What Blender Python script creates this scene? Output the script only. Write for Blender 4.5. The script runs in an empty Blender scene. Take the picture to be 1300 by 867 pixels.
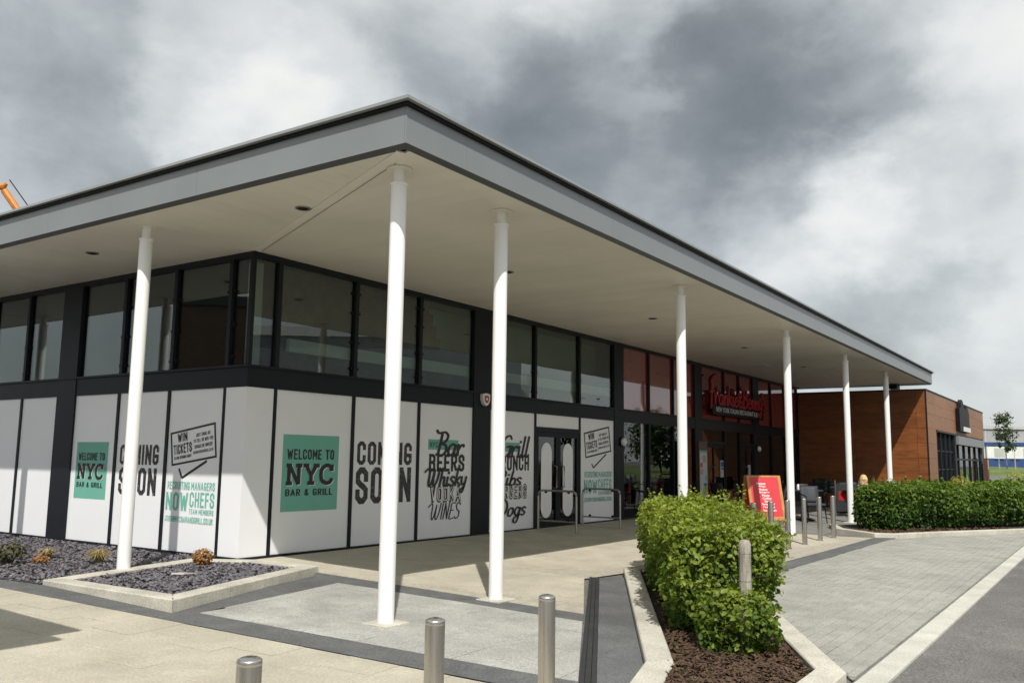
import bpy, math, random
import numpy as np
from mathutils import Vector, Matrix
R = math.radians
rnd = random.Random(7)
sc = bpy.context.scene
col = sc.collection

# ------------------------------------------------------------------ camera
cam_d = bpy.data.cameras.new('camera'); cam = bpy.data.objects.new('camera', cam_d); col.objects.link(cam)
CAM = Vector((-7.517, -9.324, 1.336))
YAW, PITCH, ROLL = .9716, .134, .013
fw = Vector((math.sin(YAW)*math.cos(PITCH), math.cos(YAW)*math.cos(PITCH), math.sin(PITCH)))
r0 = Vector((math.cos(YAW), -math.sin(YAW), 0)); u0 = r0.cross(fw)
rt = math.cos(ROLL)*r0 + math.sin(ROLL)*u0; up = -math.sin(ROLL)*r0 + math.cos(ROLL)*u0
M3 = Matrix((rt, up, -fw)).transposed()
cam.matrix_world = Matrix.Translation(CAM) @ M3.to_4x4()
cam_d.sensor_width = 36; cam_d.sensor_fit = 'HORIZONTAL'; cam_d.lens = 1114.32/1300*36
cam_d.clip_start = .05; cam_d.clip_end = 3000
sc.camera = cam

# ------------------------------------------------------------------ sky + sun
SUN_TO = Vector((.77*math.cos(R(50)), .638*math.cos(R(50)), -math.sin(R(50))))   # direction the light travels
w = bpy.data.worlds.new('World'); sc.world = w; w.use_nodes = True
nt = w.node_tree; nt.nodes.clear(); N = nt.nodes.new; L = nt.links.new
out = N('ShaderNodeOutputWorld'); bg = N('ShaderNodeBackground'); bg.inputs['Strength'].default_value = .145
L(bg.outputs[0], out.inputs[0])
sky = N('ShaderNodeTexSky'); sky.sky_type = 'NISHITA'; sky.sun_disc = False
sky.sun_elevation = R(50); sky.sun_rotation = math.atan2(-SUN_TO.x, -SUN_TO.y)
tc = N('ShaderNodeTexCoord')
def vmath(op, a, b=None):
    n = N('ShaderNodeVectorMath'); n.operation = op
    for i, v in enumerate((a, b)):
        if v is None: continue
        if hasattr(v, 'is_linked') or hasattr(v, 'links'): L(v, n.inputs[i])
        else: n.inputs[i].default_value = v
    return n
def fmath(op, a, b=None, c=None):
    n = N('ShaderNodeMath'); n.operation = op
    for i, v in enumerate((a, b, c)):
        if v is None: continue
        if isinstance(v, (int, float)): n.inputs[i].default_value = v
        else: L(v, n.inputs[i])
    return n.outputs[0]
D = tc.outputs['Generated']
def noise(vec, scale, detail, rough=.55, dist=0.):
    n = N('ShaderNodeTexNoise'); L(vec, n.inputs['Vector']); n.inputs['Scale'].default_value = scale
    n.inputs['Detail'].default_value = detail; n.inputs['Roughness'].default_value = rough; n.inputs['Distortion'].default_value = dist
    return n
# heaped clouds: flattened a little towards the horizon, edges broken up by finer noise
mp = N('ShaderNodeMapping'); mp.inputs['Scale'].default_value = (1, 1, 1.55); mp.inputs['Location'].default_value = (.37, 1.9, .2); L(D, mp.inputs[0]); CV = mp.outputs[0]
n1 = noise(CV, 2.6, 9, .56, .15)
n2 = noise(CV, 8.5, 9, .63, .3)
def warped(scale, amt, detail):
    nw = noise(CV, scale, detail, .6); wv = vmath('SUBTRACT', nw.outputs['Color'], (.5, .5, .5))
    sc_ = N('ShaderNodeVectorMath'); sc_.operation = 'SCALE'; L(wv.outputs[0], sc_.inputs[0]); sc_.inputs['Scale'].default_value = amt; return sc_.outputs[0]
wd = vmath('NORMALIZE', vmath('ADD', D, vmath('ADD', warped(3.2, .20, 3), warped(9., .13, 7)).outputs[0]).outputs[0]).outputs[0]
def px(u, v):
    d = fw + rt*((u-650)/1114.32) - up*((v-433.5)/1114.32)
    return d.normalized()
val = fmath('ADD', fmath('MULTIPLY', fmath('SUBTRACT', n1.outputs[0], .5), .66), .65)
val = fmath('ADD', val, fmath('MULTIPLY', fmath('SUBTRACT', n2.outputs[0], .5), .32))
# big cloud masses where the photograph has them (amplitude, angular radius in degrees)
for (u, v, amp, rad) in ((985, 275, .24, 4.5), (1130, 250, .18, 4), (1250, 320, .14, 6), (280, 80, .22, 4), (345, 190, .20, 4), (690, -20, .16, 7), (1290, 95, .22, 4), (420, 120, .08, 3.5),
                         (110, 110, -.18, 9), (220, 190, -.08, 5), (800, 195, -.33, 9), (620, 110, -.22, 6), (960, 130, -.18, 6), (1090, 390, -.24, 5), (1190, 180, -.16, 4), (1000, 60, -.08, 6), (50, 255, .12, 4)):
    dn = N('ShaderNodeVectorMath'); dn.operation = 'DOT_PRODUCT'; L(wd, dn.inputs[0]); dn.inputs[1].default_value = px(u, v)
    mr = N('ShaderNodeMapRange'); mr.interpolation_type = 'SMOOTHERSTEP'; L(dn.outputs['Value'], mr.inputs[0])
    mr.inputs[1].default_value = math.cos(R(rad*1.6)); mr.inputs[2].default_value = 1.0; mr.inputs[3].default_value = 0; mr.inputs[4].default_value = amp
    val = fmath('ADD', val, mr.outputs[0])
ramp = N('ShaderNodeValToRGB'); L(val, ramp.inputs[0]); e = ramp.color_ramp.elements
e[0].position = .08; e[0].color = (1.15, 1.28, 1.34, 1); e[1].position = .98; e[1].color = (5.6, 5.6, 5.35, 1)
for p, c in ((.27, (1.6, 1.76, 1.82)), (.43, (2.5, 2.68, 2.74)), (.58, (3.45, 3.62, 3.68)), (.70, (4.2, 4.35, 4.35)), (.84, (5.0, 5.08, 4.98))):
    q = e.new(p); q.color = (*c, 1)
mx = N('ShaderNodeMixRGB'); mx.blend_type = 'MIX'; mx.inputs[0].default_value = .93; L(sky.outputs[0], mx.inputs[1]); L(ramp.outputs[0], mx.inputs[2])
L(mx.outputs[0], bg.inputs[0])

sun_d = bpy.data.lights.new('sun', 'SUN'); sun_d.energy = 3.9; sun_d.angle = R(.55); sun_d.color = (1, .965, .905)
sun = bpy.data.objects.new('sun', sun_d); col.objects.link(sun); sun.rotation_euler = SUN_TO.to_track_quat('-Z', 'Y').to_euler(); sun.location = (-20, -18, 30)

vs = sc.view_settings; vs.view_transform = 'Standard'; vs.look = 'None'; vs.exposure = .22; vs.gamma = 1; vs.use_curve_mapping = False
sc.render.engine = 'CYCLES'
cy = sc.cycles; cy.use_denoising = True; cy.max_bounces = 7; cy.diffuse_bounces = 4; cy.glossy_bounces = 4; cy.transparent_max_bounces = 12; cy.transmission_bounces = 4
cy.sample_clamp_indirect = 6; cy.caustics_reflective = False; cy.caustics_refractive = False

# ------------------------------------------------------------------ materials
MATS = {}
def pm(name, c, rough=.6, var=.12, scale=8., bump=0., bscale=60., metal=0., c2=None, detail=5, stain=0., objvar=0., fine=0., fscale=90., spec=.5, aniso=0., stretch=None, rvar=0.):
    """Principled material: world-position noise for colour, fine speckle, bump; objvar = per-object tint."""
    m = bpy.data.materials.new(name); m.use_nodes = True; t = m.node_tree; n = t.nodes; l = t.links
    b = n['Principled BSDF']; b.inputs['Roughness'].default_value = rough; b.inputs['Metallic'].default_value = metal
    b.inputs['Specular IOR Level'].default_value = spec; b.inputs['Anisotropic'].default_value = aniso
    g = n.new('ShaderNodeNewGeometry'); vec = g.outputs['Position']
    if stretch:
        mp = n.new('ShaderNodeMapping'); mp.inputs['Scale'].default_value = stretch; l.new(vec, mp.inputs[0]); vec = mp.outputs[0]
    def nz(s, d=detail):
        q = n.new('ShaderNodeTexNoise'); l.new(vec, q.inputs['Vector']); q.inputs['Scale'].default_value = s; q.inputs['Detail'].default_value = d; return q
    a = nz(scale); lo = [max(0, x*(1-var)) for x in c]; hi = [x*(1+var) for x in (c2 or c)]
    mr = n.new('ShaderNodeMapRange'); mr.inputs[1].default_value = .3; mr.inputs[2].default_value = .7; l.new(a.outputs[0], mr.inputs[0])
    mix = n.new('ShaderNodeMixRGB'); mix.inputs[1].default_value = (*lo, 1); mix.inputs[2].default_value = (*hi, 1); l.new(mr.outputs[0], mix.inputs[0])
    o = mix.outputs[0]
    if fine:
        f = nz(fscale, 2); m2 = n.new('ShaderNodeMapRange'); m2.inputs[1].default_value = .3; m2.inputs[2].default_value = .7
        m2.inputs[3].default_value = 1-fine; m2.inputs[4].default_value = 1+fine; l.new(f.outputs[0], m2.inputs[0])
        k = n.new('ShaderNodeMixRGB'); k.blend_type = 'MULTIPLY'; k.inputs[0].default_value = 1; l.new(o, k.inputs[1]); l.new(m2.outputs[0], k.inputs[2]); o = k.outputs[0]
    if stain:
        for ss_, lo_, hi_ in ((.55, 1-stain, 1+stain*.5), (3.1, 1-stain*.7, 1+stain*.35)):
            f = nz(ss_, 9); f.inputs['Roughness'].default_value = .68; m2 = n.new('ShaderNodeMapRange'); m2.inputs[1].default_value = .36; m2.inputs[2].default_value = .62
            m2.inputs[3].default_value = lo_; m2.inputs[4].default_value = hi_; l.new(f.outputs[0], m2.inputs[0])
            k = n.new('ShaderNodeMixRGB'); k.blend_type = 'MULTIPLY'; k.inputs[0].default_value = 1; l.new(o, k.inputs[1]); l.new(m2.outputs[0], k.inputs[2]); o = k.outputs[0]
        vo = n.new('ShaderNodeTexVoronoi'); vo.inputs['Scale'].default_value = 2.3; l.new(vec, vo.inputs['Vector']); m2 = n.new('ShaderNodeMapRange'); m2.inputs[1].default_value = .028; m2.inputs[2].default_value = .042; m2.inputs[3].default_value = .6; m2.inputs[4].default_value = 1; l.new(vo.outputs['Distance'], m2.inputs[0])
        k = n.new('ShaderNodeMixRGB'); k.blend_type = 'MULTIPLY'; k.inputs[0].default_value = 1; l.new(o, k.inputs[1]); l.new(m2.outputs[0], k.inputs[2]); o = k.outputs[0]
    if objvar:
        oi = n.new('ShaderNodeObjectInfo'); m3 = n.new('ShaderNodeMapRange'); m3.inputs[3].default_value = 1-objvar; m3.inputs[4].default_value = 1+objvar; l.new(oi.outputs['Random'], m3.inputs[0])
        k = n.new('ShaderNodeMixRGB'); k.blend_type = 'MULTIPLY'; k.inputs[0].default_value = 1; l.new(o, k.inputs[1]); l.new(m3.outputs[0], k.inputs[2]); o = k.outputs[0]
    l.new(o, b.inputs['Base Color'])
    if rvar:
        m4 = n.new('ShaderNodeMapRange'); m4.inputs[3].default_value = max(.02, rough-rvar); m4.inputs[4].default_value = rough+rvar; l.new(a.outputs[0], m4.inputs[0]); l.new(m4.outputs[0], b.inputs['Roughness'])
    if bump:
        q = nz(bscale, 4); bu = n.new('ShaderNodeBump'); bu.inputs['Strength'].default_value = bump; bu.inputs['Distance'].default_value = .01; l.new(q.outputs[0], bu.inputs['Height']); l.new(bu.outputs[0], b.inputs['Normal'])
    MATS[name] = m; return m
def leafmat(name, c, c2, trans=.35, rough=.45):
    m = bpy.data.materials.new(name); m.use_nodes = True; t = m.node_tree; n = t.nodes; l = t.links
    b = n['Principled BSDF']; b.inputs['Roughness'].default_value = rough; b.inputs['Specular IOR Level'].default_value = .35
    at = n.new('ShaderNodeAttribute'); at.attribute_name = 'tint'
    mix = n.new('ShaderNodeMixRGB'); mix.inputs[1].default_value = (*c, 1); mix.inputs[2].default_value = (*c2, 1); l.new(at.outputs['Fac'], mix.inputs[0])
    l.new(mix.outputs[0], b.inputs['Base Color'])
    tr = n.new('ShaderNodeBsdfTranslucent'); k = n.new('ShaderNodeMixRGB'); k.blend_type = 'MULTIPLY'; k.inputs[0].default_value = 1; k.inputs[2].default_value = (1.25, 1.3, .55, 1); l.new(mix.outputs[0], k.inputs[1]); l.new(k.outputs[0], tr.inputs[0])
    ms = n.new('ShaderNodeMixShader'); ms.inputs[0].default_value = trans; l.new(b.outputs[0], ms.inputs[1]); l.new(tr.outputs[0], ms.inputs[2])
    l.new(ms.outputs[0], n['Material Output'].inputs[0]); MATS[name] = m; return m
def glassmat(name, tint, ior=1.9, rough=.004):
    m = bpy.data.materials.new(name); m.use_nodes = True; t = m.node_tree; n = t.nodes; l = t.links; n.remove(n['Principled BSDF'])
    tr = n.new('ShaderNodeBsdfTransparent'); tr.inputs[0].default_value = (*tint, 1)
    gl = n.new('ShaderNodeBsdfGlossy'); gl.inputs['Roughness'].default_value = rough; gl.inputs['Color'].default_value = (.93, .97, .97, 1)
    g = n.new('ShaderNodeNewGeometry'); nz = n.new('ShaderNodeTexNoise'); nz.inputs['Scale'].default_value = .9; nz.inputs['Detail'].default_value = 1; l.new(g.outputs['Position'], nz.inputs['Vector'])
    bu = n.new('ShaderNodeBump'); bu.inputs['Strength'].default_value = .05; bu.inputs['Distance'].default_value = .02; l.new(nz.outputs[0], bu.inputs['Height']); l.new(bu.outputs[0], gl.inputs['Normal'])
    fr = n.new('ShaderNodeFresnel'); iv = n.new('ShaderNodeMapRange'); l.new(g.outputs['Backfacing'], iv.inputs[0]); iv.inputs[3].default_value = ior; iv.inputs[4].default_value = 1/ior; l.new(iv.outputs[0], fr.inputs[0])
    ms = n.new('ShaderNodeMixShader'); l.new(fr.outputs[0], ms.inputs[0]); l.new(tr.outputs[0], ms.inputs[1]); l.new(gl.outputs[0], ms.inputs[2]); l.new(ms.outputs[0], n['Material Output'].inputs[0])
    MATS[name] = m; return m

pm('beige_slab', (.44, .402, .318), .85, .11, 1.7, .18, 140, objvar=.02, fine=.17, fscale=62, stain=.1)
pm('beige_joint', (.37, .34, .275), .95, .15, 9)
pm('grey_slab', (.36, .352, .322), .85, .12, 2.2, .2, 150, objvar=.022, fine=.28, fscale=62, stain=0.12)
pm('grey_joint', (.27, .26, .235), .95, .2, 9)
pm('terrace_slab', (.20, .197, .185), .8, .12, 2.5, .2, 150, objvar=.04, fine=.15, fscale=80, stain=0.12)
pm('sett', (.33, .322, .285), .85, .1, 2.2, .25, 150, objvar=.04, fine=.2, fscale=60, stain=.1)
pm('sett_joint', (.22, .215, .195), .95, .3, 15)
pm('dark_band', (.112, .114, .112), .8, .15, 4, .3, 200, fine=.4, fscale=70, stain=0.14)
pm('asphalt', (.15, .143, .135), .85, .14, 1.0, .4, 220, fine=.5, fscale=55, stain=0.16)
pm('concrete_kerb', (.50, .475, .40), .85, .14, 3, .25, 90, objvar=.03, fine=.2, fscale=60, stain=0.1)
pm('kerb_strip', (.52, .505, .44), .85, .1, 3, .15, 120, objvar=.03, fine=.16, fscale=60, stain=0.1)
pm('rubber_strip', (.03, .031, .032), .6, .25, 6, .1, 80, stretch=(1, 1, 1))
pm('ramp_paving', (.12, .122, .122), .75, .16, 3, .25, 200, fine=.4, fscale=70, stain=0.14)
pm('slate', (.085, .077, .088), .65, .5, 30, .4, 90, c2=(.15, .135, .15))
pm('slate_bed', (.05, .045, .048), .9, .3, 30)
pm('bark', (.024, .014, .009), .9, .6, 40, .3, 80, c2=(.085, .048, .025))
pm('soil', (.03, .02, .014), .95, .4, 25, .5, 60)
pm('grass', (.075, .12, .025), .9, .35, .7, .6, 30, c2=(.11, .15, .035), fine=.3, fscale=8)
pm('anthracite', (.010, .0128, .0165), .45, .12, 3, rvar=.06, spec=.22)
pm('black_metal', (.006, .006, .0065), .5, .1, 5, spec=.2)
pm('fascia', (.20, .217, .222), .36, .06, 1.2, .03, 1.3, rvar=.06)
pm('coping', (.27, .285, .29), .35, .06, 2)
pm('drip', (.055, .058, .062), .5, .1, 3)
pm('soffit', (.75, .72, .625), .42, .05, .9, objvar=.02, rvar=.06)
pm('soffit_trim', (.77, .74, .64), .5, .04, 2)
pm('roof_dark', (.07, .07, .072), .8, .1, 2)
pm('column_white', (.82, .82, .80), .35, .02, 3, rvar=.05)
pm('white_vinyl', (.84, .85, .865), .30, .02, 1.2, .035, 2.6, rvar=.05)
pm('vinyl_green', (.155, .44, .345), .5, .04, 3)
pm('vinyl_black', (.016, .015, .015), .45, .1, 5)
pm('vinyl_white', (.78, .78, .77), .45, .02, 5)
pm('steel', (.52, .5, .46), .27, .06, 2, metal=1., aniso=.6, rvar=.06, stretch=(40, 40, 2))
pm('steel_rail', (.4, .39, .36), .38, .06, 6, metal=1.)
pm('timber_panel', (.185, .06, .016), .40, .16, 2.2, .03, 60, objvar=.16, stretch=(1, 1, 5), c2=(.22, .075, .021))
pm('timber_brown', (.25, .115, .055), .5, .16, 3, .05, 60, objvar=.1, stretch=(1.2, 1.2, 14), c2=(.29, .14, .07))
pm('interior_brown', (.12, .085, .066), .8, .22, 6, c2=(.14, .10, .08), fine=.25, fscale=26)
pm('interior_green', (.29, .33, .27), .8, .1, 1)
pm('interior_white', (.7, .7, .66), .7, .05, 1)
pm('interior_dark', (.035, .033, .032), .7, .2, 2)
pm('interior_floor', (.07, .055, .045), .5, .2, 2)
pm('seat_red', (.42, .02, .02), .5, .12, 6)
pm('sign_red', (.42, .012, .022), .45, .1, 8)
pm('board_red', (.60, .045, .055), .5, .05, 4)
pm('varnished_wood', (.50, .22, .07), .45, .2, 4, stretch=(6, 6, 1))
pm('post_wood', (.30, .27, .22), .85, .3, 5, .5, 40, c2=(.36, .33, .28), stretch=(14, 14, 1.2), fine=.25, fscale=30)
pm('chair_dark', (.03, .032, .035), .55, .2, 20, .2, 120)
pm('chair_grey', (.032, .036, .044), .6, .15, 20, .2, 120)
pm('menu_wood', (.10, .05, .03), .5, .2, 6)
pm('paper_white', (.5, .53, .53), .6, .06, 9)
pm('sign_blue', (.02, .10, .32), .5, .05, 5)
pm('photo_orange', (.55, .23, .10), .6, .5, 60, c2=(.5, .3, .2))
pm('lamp_white', (.72, .72, .70), .3, .03, 5)
pm('crane_orange', (.55, .20, .03), .45, .2, 3)
pm('cabin_white', (.70, .70, .68), .5, .06, 1)
pm('cabin_blue', (.03, .07, .2), .45, .08, 1)
pm('cabin_grey', (.45, .45, .43), .5, .06, 1)
pm('warehouse', (.33, .34, .35), .5, .08, .5)
pm('tree_bark', (.20, .17, .14), .9, .4, 12, .5, 40)
pm('stem_bark', (.075, .05, .03), .9, .3, 20)
pm('skin', (.50, .30, .21), .5, .05, 20)
pm('hair_blond', (.55, .36, .16), .5, .3, 60, c2=(.68, .47, .24))
pm('cloth_dark', (.03, .035, .05), .8, .1, 20)
pm('dry_brown', (.22, .10, .035), .85, .4, 40, c2=(.30, .15, .06))
pm('giraffe', (.55, .15, .04), .6, .6, 14, c2=(.9, .4, .16))
pm('paver_stone', (.42, .40, .36), .8, .1, 10)
pm('brick_wall', (.15, .095, .07), .9, .25, 8, fine=.2)
pm('boulder', (.30, .24, .18), .9, .3, 5, .5, 20)
pm('fleece_green', (.10, .42, .16), .5, .05, 5)
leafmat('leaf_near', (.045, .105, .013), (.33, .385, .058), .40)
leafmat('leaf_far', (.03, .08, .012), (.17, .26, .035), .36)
leafmat('leaf_tree', (.035, .062, .018), (.085, .12, .035), .3)
leafmat('leaf_yellow', (.20, .22, .03), (.42, .40, .08), .3)
leafmat('leaf_dry', (.30, .23, .10), (.48, .39, .20), .3, .7)
leafmat('leaf_dead', (.22, .10, .035), (.42, .22, .08), .25, .7)
leafmat('leaf_silver', (.30, .32, .31), (.48, .5, .48), .2, .6)
leafmat('leaf_dull', (.045, .05, .02), (.10, .09, .035), .25, .6)
leafmat('petal_yellow', (.75, .45, .02), (.85, .8, .7), .2, .6)
glassmat('glass', (.68, .74, .71), 1.8)
pm('glass_red', (.23, .028, .024), .03, .08, 1.5, spec=.9); MATS['glass_red'].node_tree.nodes['Principled BSDF'].inputs['IOR'].default_value = 1.9
glassmat('glass_dark', (.55, .58, .58), 1.6)
# distressed print: black or green ink with flecks missing
def distressed(name, ink, paper):
    m = bpy.data.materials.new(name); m.use_nodes = True; t = m.node_tree; n = t.nodes; l = t.links; b = n['Principled BSDF']; b.inputs['Roughness'].default_value = .45
    g = n.new('ShaderNodeNewGeometry'); q = n.new('ShaderNodeTexNoise'); q.inputs['Scale'].default_value = 52; q.inputs['Detail'].default_value = 6; q.inputs['Roughness'].default_value = .7; l.new(g.outputs['Position'], q.inputs['Vector'])
    r = n.new('ShaderNodeValToRGB'); r.color_ramp.elements[0].position = .60; r.color_ramp.elements[0].color = (*ink, 1); r.color_ramp.elements[1].position = .64; r.color_ramp.elements[1].color = (*paper, 1)
    l.new(q.outputs[0], r.inputs[0]); l.new(r.outputs[0], b.inputs['Base Color']); MATS[name] = m
distressed('ink_worn', (.02, .019, .019), (.66, .66, .66))
distressed('ink_green_worn', (.16, .45, .36), (.5, .62, .58))

# ------------------------------------------------------------------ mesh helpers
def gz(x, y):
    z = .0021*max(-20, min(60, x)) + .0329*max(-14, min(0, y))
    if x > 43:
        t = min(1, (x-43)/24); z += 1.12*t*t*(3-2*t)
    return z
TILT = math.atan(.0329)
class MB:
    def __init__(s): s.v = []; s.f = []; s.smooth = False
    def add(s, vs, fs):
        k = len(s.v); s.v += [tuple(p) for p in vs]; s.f += [tuple(i+k for i in q) for q in fs]; return s
    def box(s, x0, x1, y0, y1, z0, z1, M=None):
        vs = [(x0,y0,z0),(x1,y0,z0),(x1,y1,z0),(x0,y1,z0),(x0,y0,z1),(x1,y0,z1),(x1,y1,z1),(x0,y1,z1)]
        if M is not None: vs = [M @ Vector(p) for p in vs]
        return s.add(vs, [(0,3,2,1),(4,5,6,7),(0,1,5,4),(1,2,6,5),(2,3,7,6),(3,0,4,7)])
    def cbox(s, x0, x1, y0, y1, z0, z1, c=.006, M=None):
        """box with chamfered top edge"""
        vs = [(x0,y0,z0),(x1,y0,z0),(x1,y1,z0),(x0,y1,z0),(x0,y0,z1-c),(x1,y0,z1-c),(x1,y1,z1-c),(x0,y1,z1-c),
              (x0+c,y0+c,z1),(x1-c,y0+c,z1),(x1-c,y1-c,z1),(x0+c,y1-c,z1)]
        if M is not None: vs = [M @ Vector(p) for p in vs]
        return s.add(vs, [(0,1,5,4),(1,2,6,5),(2,3,7,6),(3,0,4,7),(4,5,9,8),(5,6,10,9),(6,7,11,10),(7,4,8,11),(8,9,10,11)])
    def prism(s, poly, zb, zt):
        """poly in xy (ccw); zb/zt numbers or functions of (x,y)"""
        fb = zb if callable(zb) else (lambda x, y: zb); ft = zt if callable(zt) else (lambda x, y: zt)
        n = len(poly); vs = [(x, y, fb(x, y)) for x, y in poly] + [(x, y, ft(x, y)) for x, y in poly]
        return s.add(vs, [tuple(range(n-1, -1, -1)), tuple(range(n, 2*n))] + [(i, (i+1) % n, n+(i+1) % n, n+i) for i in range(n)])
    def sheet(s, poly, zt):
        ft = zt if callable(zt) else (lambda x, y: zt)
        return s.add([(x, y, ft(x, y)) for x, y in poly], [tuple(range(len(poly)))])
    def cyl(s, c, r, z0, z1, n=20, r1=None, cap=True):
        r1 = r if r1 is None else r1; x, y = c
        vs = [(x+r*math.cos(6.28318*i/n), y+r*math.sin(6.28318*i/n), z0) for i in range(n)] + [(x+r1*math.cos(6.28318*i/n), y+r1*math.sin(6.28318*i/n), z1) for i in range(n)]
        fs = [(i, (i+1) % n, n+(i+1) % n, n+i) for i in range(n)]
        if cap: fs += [tuple(range(n-1, -1, -1)), tuple(range(n, 2*n))]
        return s.add(vs, fs)
    def lathe(s, c, prof, n=24):
        x, y = c; vs = []
        for r, z in prof: vs += [(x+r*math.cos(6.28318*i/n), y+r*math.sin(6.28318*i/n), z) for i in range(n)]
        fs = [(j*n+i, j*n+(i+1) % n, (j+1)*n+(i+1) % n, (j+1)*n+i) for j in range(len(prof)-1) for i in range(n)]
        fs += [tuple(range(n-1, -1, -1)), tuple(range((len(prof)-1)*n, len(prof)*n))]
        return s.add(vs, fs)
    def tube(s, pts, r, n=8, cap=True):
        pts = [Vector(p) for p in pts]; rs = r if isinstance(r, (list, tuple)) else [r]*len(pts); vs = []
        for i, p in enumerate(pts):
            d = (pts[min(i+1, len(pts)-1)] - pts[max(i-1, 0)]).normalized()
            a = d.cross(Vector((0, 0, 1))); a = a.normalized() if a.length > .05 else Vector((1, 0, 0)); b = d.cross(a).normalized(); a = b.cross(d)
            vs += [p + rs[i]*(a*math.cos(6.28318*k/n) + b*math.sin(6.28318*k/n)) for k in range(n)]
        m = len(pts); fs = [(j*n+k, j*n+(k+1) % n, (j+1)*n+(k+1) % n, (j+1)*n+k) for j in range(m-1) for k in range(n)]
        if cap: fs += [tuple(range(n-1, -1, -1)), tuple(range((m-1)*n, m*n))]
        return s.add(vs, fs)
    def mesh(s, name, mat, smooth=None):
        me = bpy.data.meshes.new(name); me.from_pydata(s.v, [], s.f); me.update()
        if mat: me.materials.append(MATS[mat])
        if smooth:
            me.shade_smooth()
            try: me.set_sharp_from_angle(angle=R(40))
            except Exception: pass
        return me
    def build(s, name, mat, parent=None, smooth=False, kind=None, loc=None):
        return link(name, s.mesh(name, mat, smooth), parent, kind, loc)
def link(name, me, parent=None, kind=None, loc=None, rot=None):
    o = bpy.data.objects.new(name, me); col.objects.link(o)
    if parent is not None: o.parent = parent
    if kind: o['kind'] = kind
    if loc is not None: o.location = loc
    if rot is not None: o.rotation_euler = rot
    return o
def tag(o, label, cat, group=None):
    o['label'] = label; o['category'] = cat
    if group: o['group'] = group
    return o
def thing(name, label, cat, loc=(0, 0, 0), rz=0, group=None):
    o = bpy.data.objects.new(name, None); col.objects.link(o); o.location = loc; o.rotation_euler = (0, 0, rz); o.empty_display_size = .2
    return tag(o, label, cat, group)
def copy_tree(o, parent=None):
    c = o.copy(); col.objects.link(c); c.parent = parent
    for ch in list(o.children): copy_tree(ch, c)
    return c
def boxpart(name, mat, parent, *a, **k): return MB().box(*a).build(name, mat, parent, **k)
def clip(poly, region):
    """Sutherland-Hodgman: poly clipped by a convex ccw region"""
    o = poly
    for i in range(len(region)):
        (ax, ay), (bx, by) = region[i], region[(i+1) % len(region)]; inp = o; o = []
        if not inp: return []
        side = lambda p: (bx-ax)*(p[1]-ay) - (by-ay)*(p[0]-ax)
        for j in range(len(inp)):
            p, q = inp[j-1], inp[j]; sp, sq = side(p), side(q)
            if sq >= 0:
                if sp < 0: t = sp/(sp-sq); o.append((p[0]+t*(q[0]-p[0]), p[1]+t*(q[1]-p[1])))
                o.append(q)
            elif sp >= 0: t = sp/(sp-sq); o.append((p[0]+t*(q[0]-p[0]), p[1]+t*(q[1]-p[1])))
    return o
def area(p): return .5*sum(p[i-1][0]*p[i][1]-p[i][0]*p[i-1][1] for i in range(len(p)))
def ccw(p): return p if area(p) > 0 else p[::-1]

# ------------------------------------------------------------------ ground
def grid_sheet(xs, ys, f):
    m = MB(); vs = [(x, y, f(x, y)) for y in ys for x in xs]; n = len(xs)
    return m.add(vs, [(j*n+i, j*n+i+1, (j+1)*n+i+1, (j+1)*n+i) for j in range(len(ys)-1) for i in range(n-1)])
gr = grid_sheet([-700, -200, -60, -20, 0, 20, 41, 43, 60, 90, 300, 1200], [-900, -200, -60, -14, 0, 20, 80, 300, 900], lambda x, y: gz(x, y)-.012).build('ground', 'asphalt'); gr['kind'] = 'structure'
road = grid_sheet([-30, -10, 0, 10, 20, 40], [-14.0, -11, -7.85], lambda x, y: gz(x, y)+.0).build('road', 'asphalt'); road['kind'] = 'structure'
lawn = grid_sheet([41, 43, 46, 49, 52, 55, 58, 61, 64, 67, 75, 90, 140], [-40, -25, -14, -8, -4, 0, 6, 20], lambda x, y: gz(x, y)+.03).build('lawn', 'grass', smooth=True); lawn['kind'] = 'structure'

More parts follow.
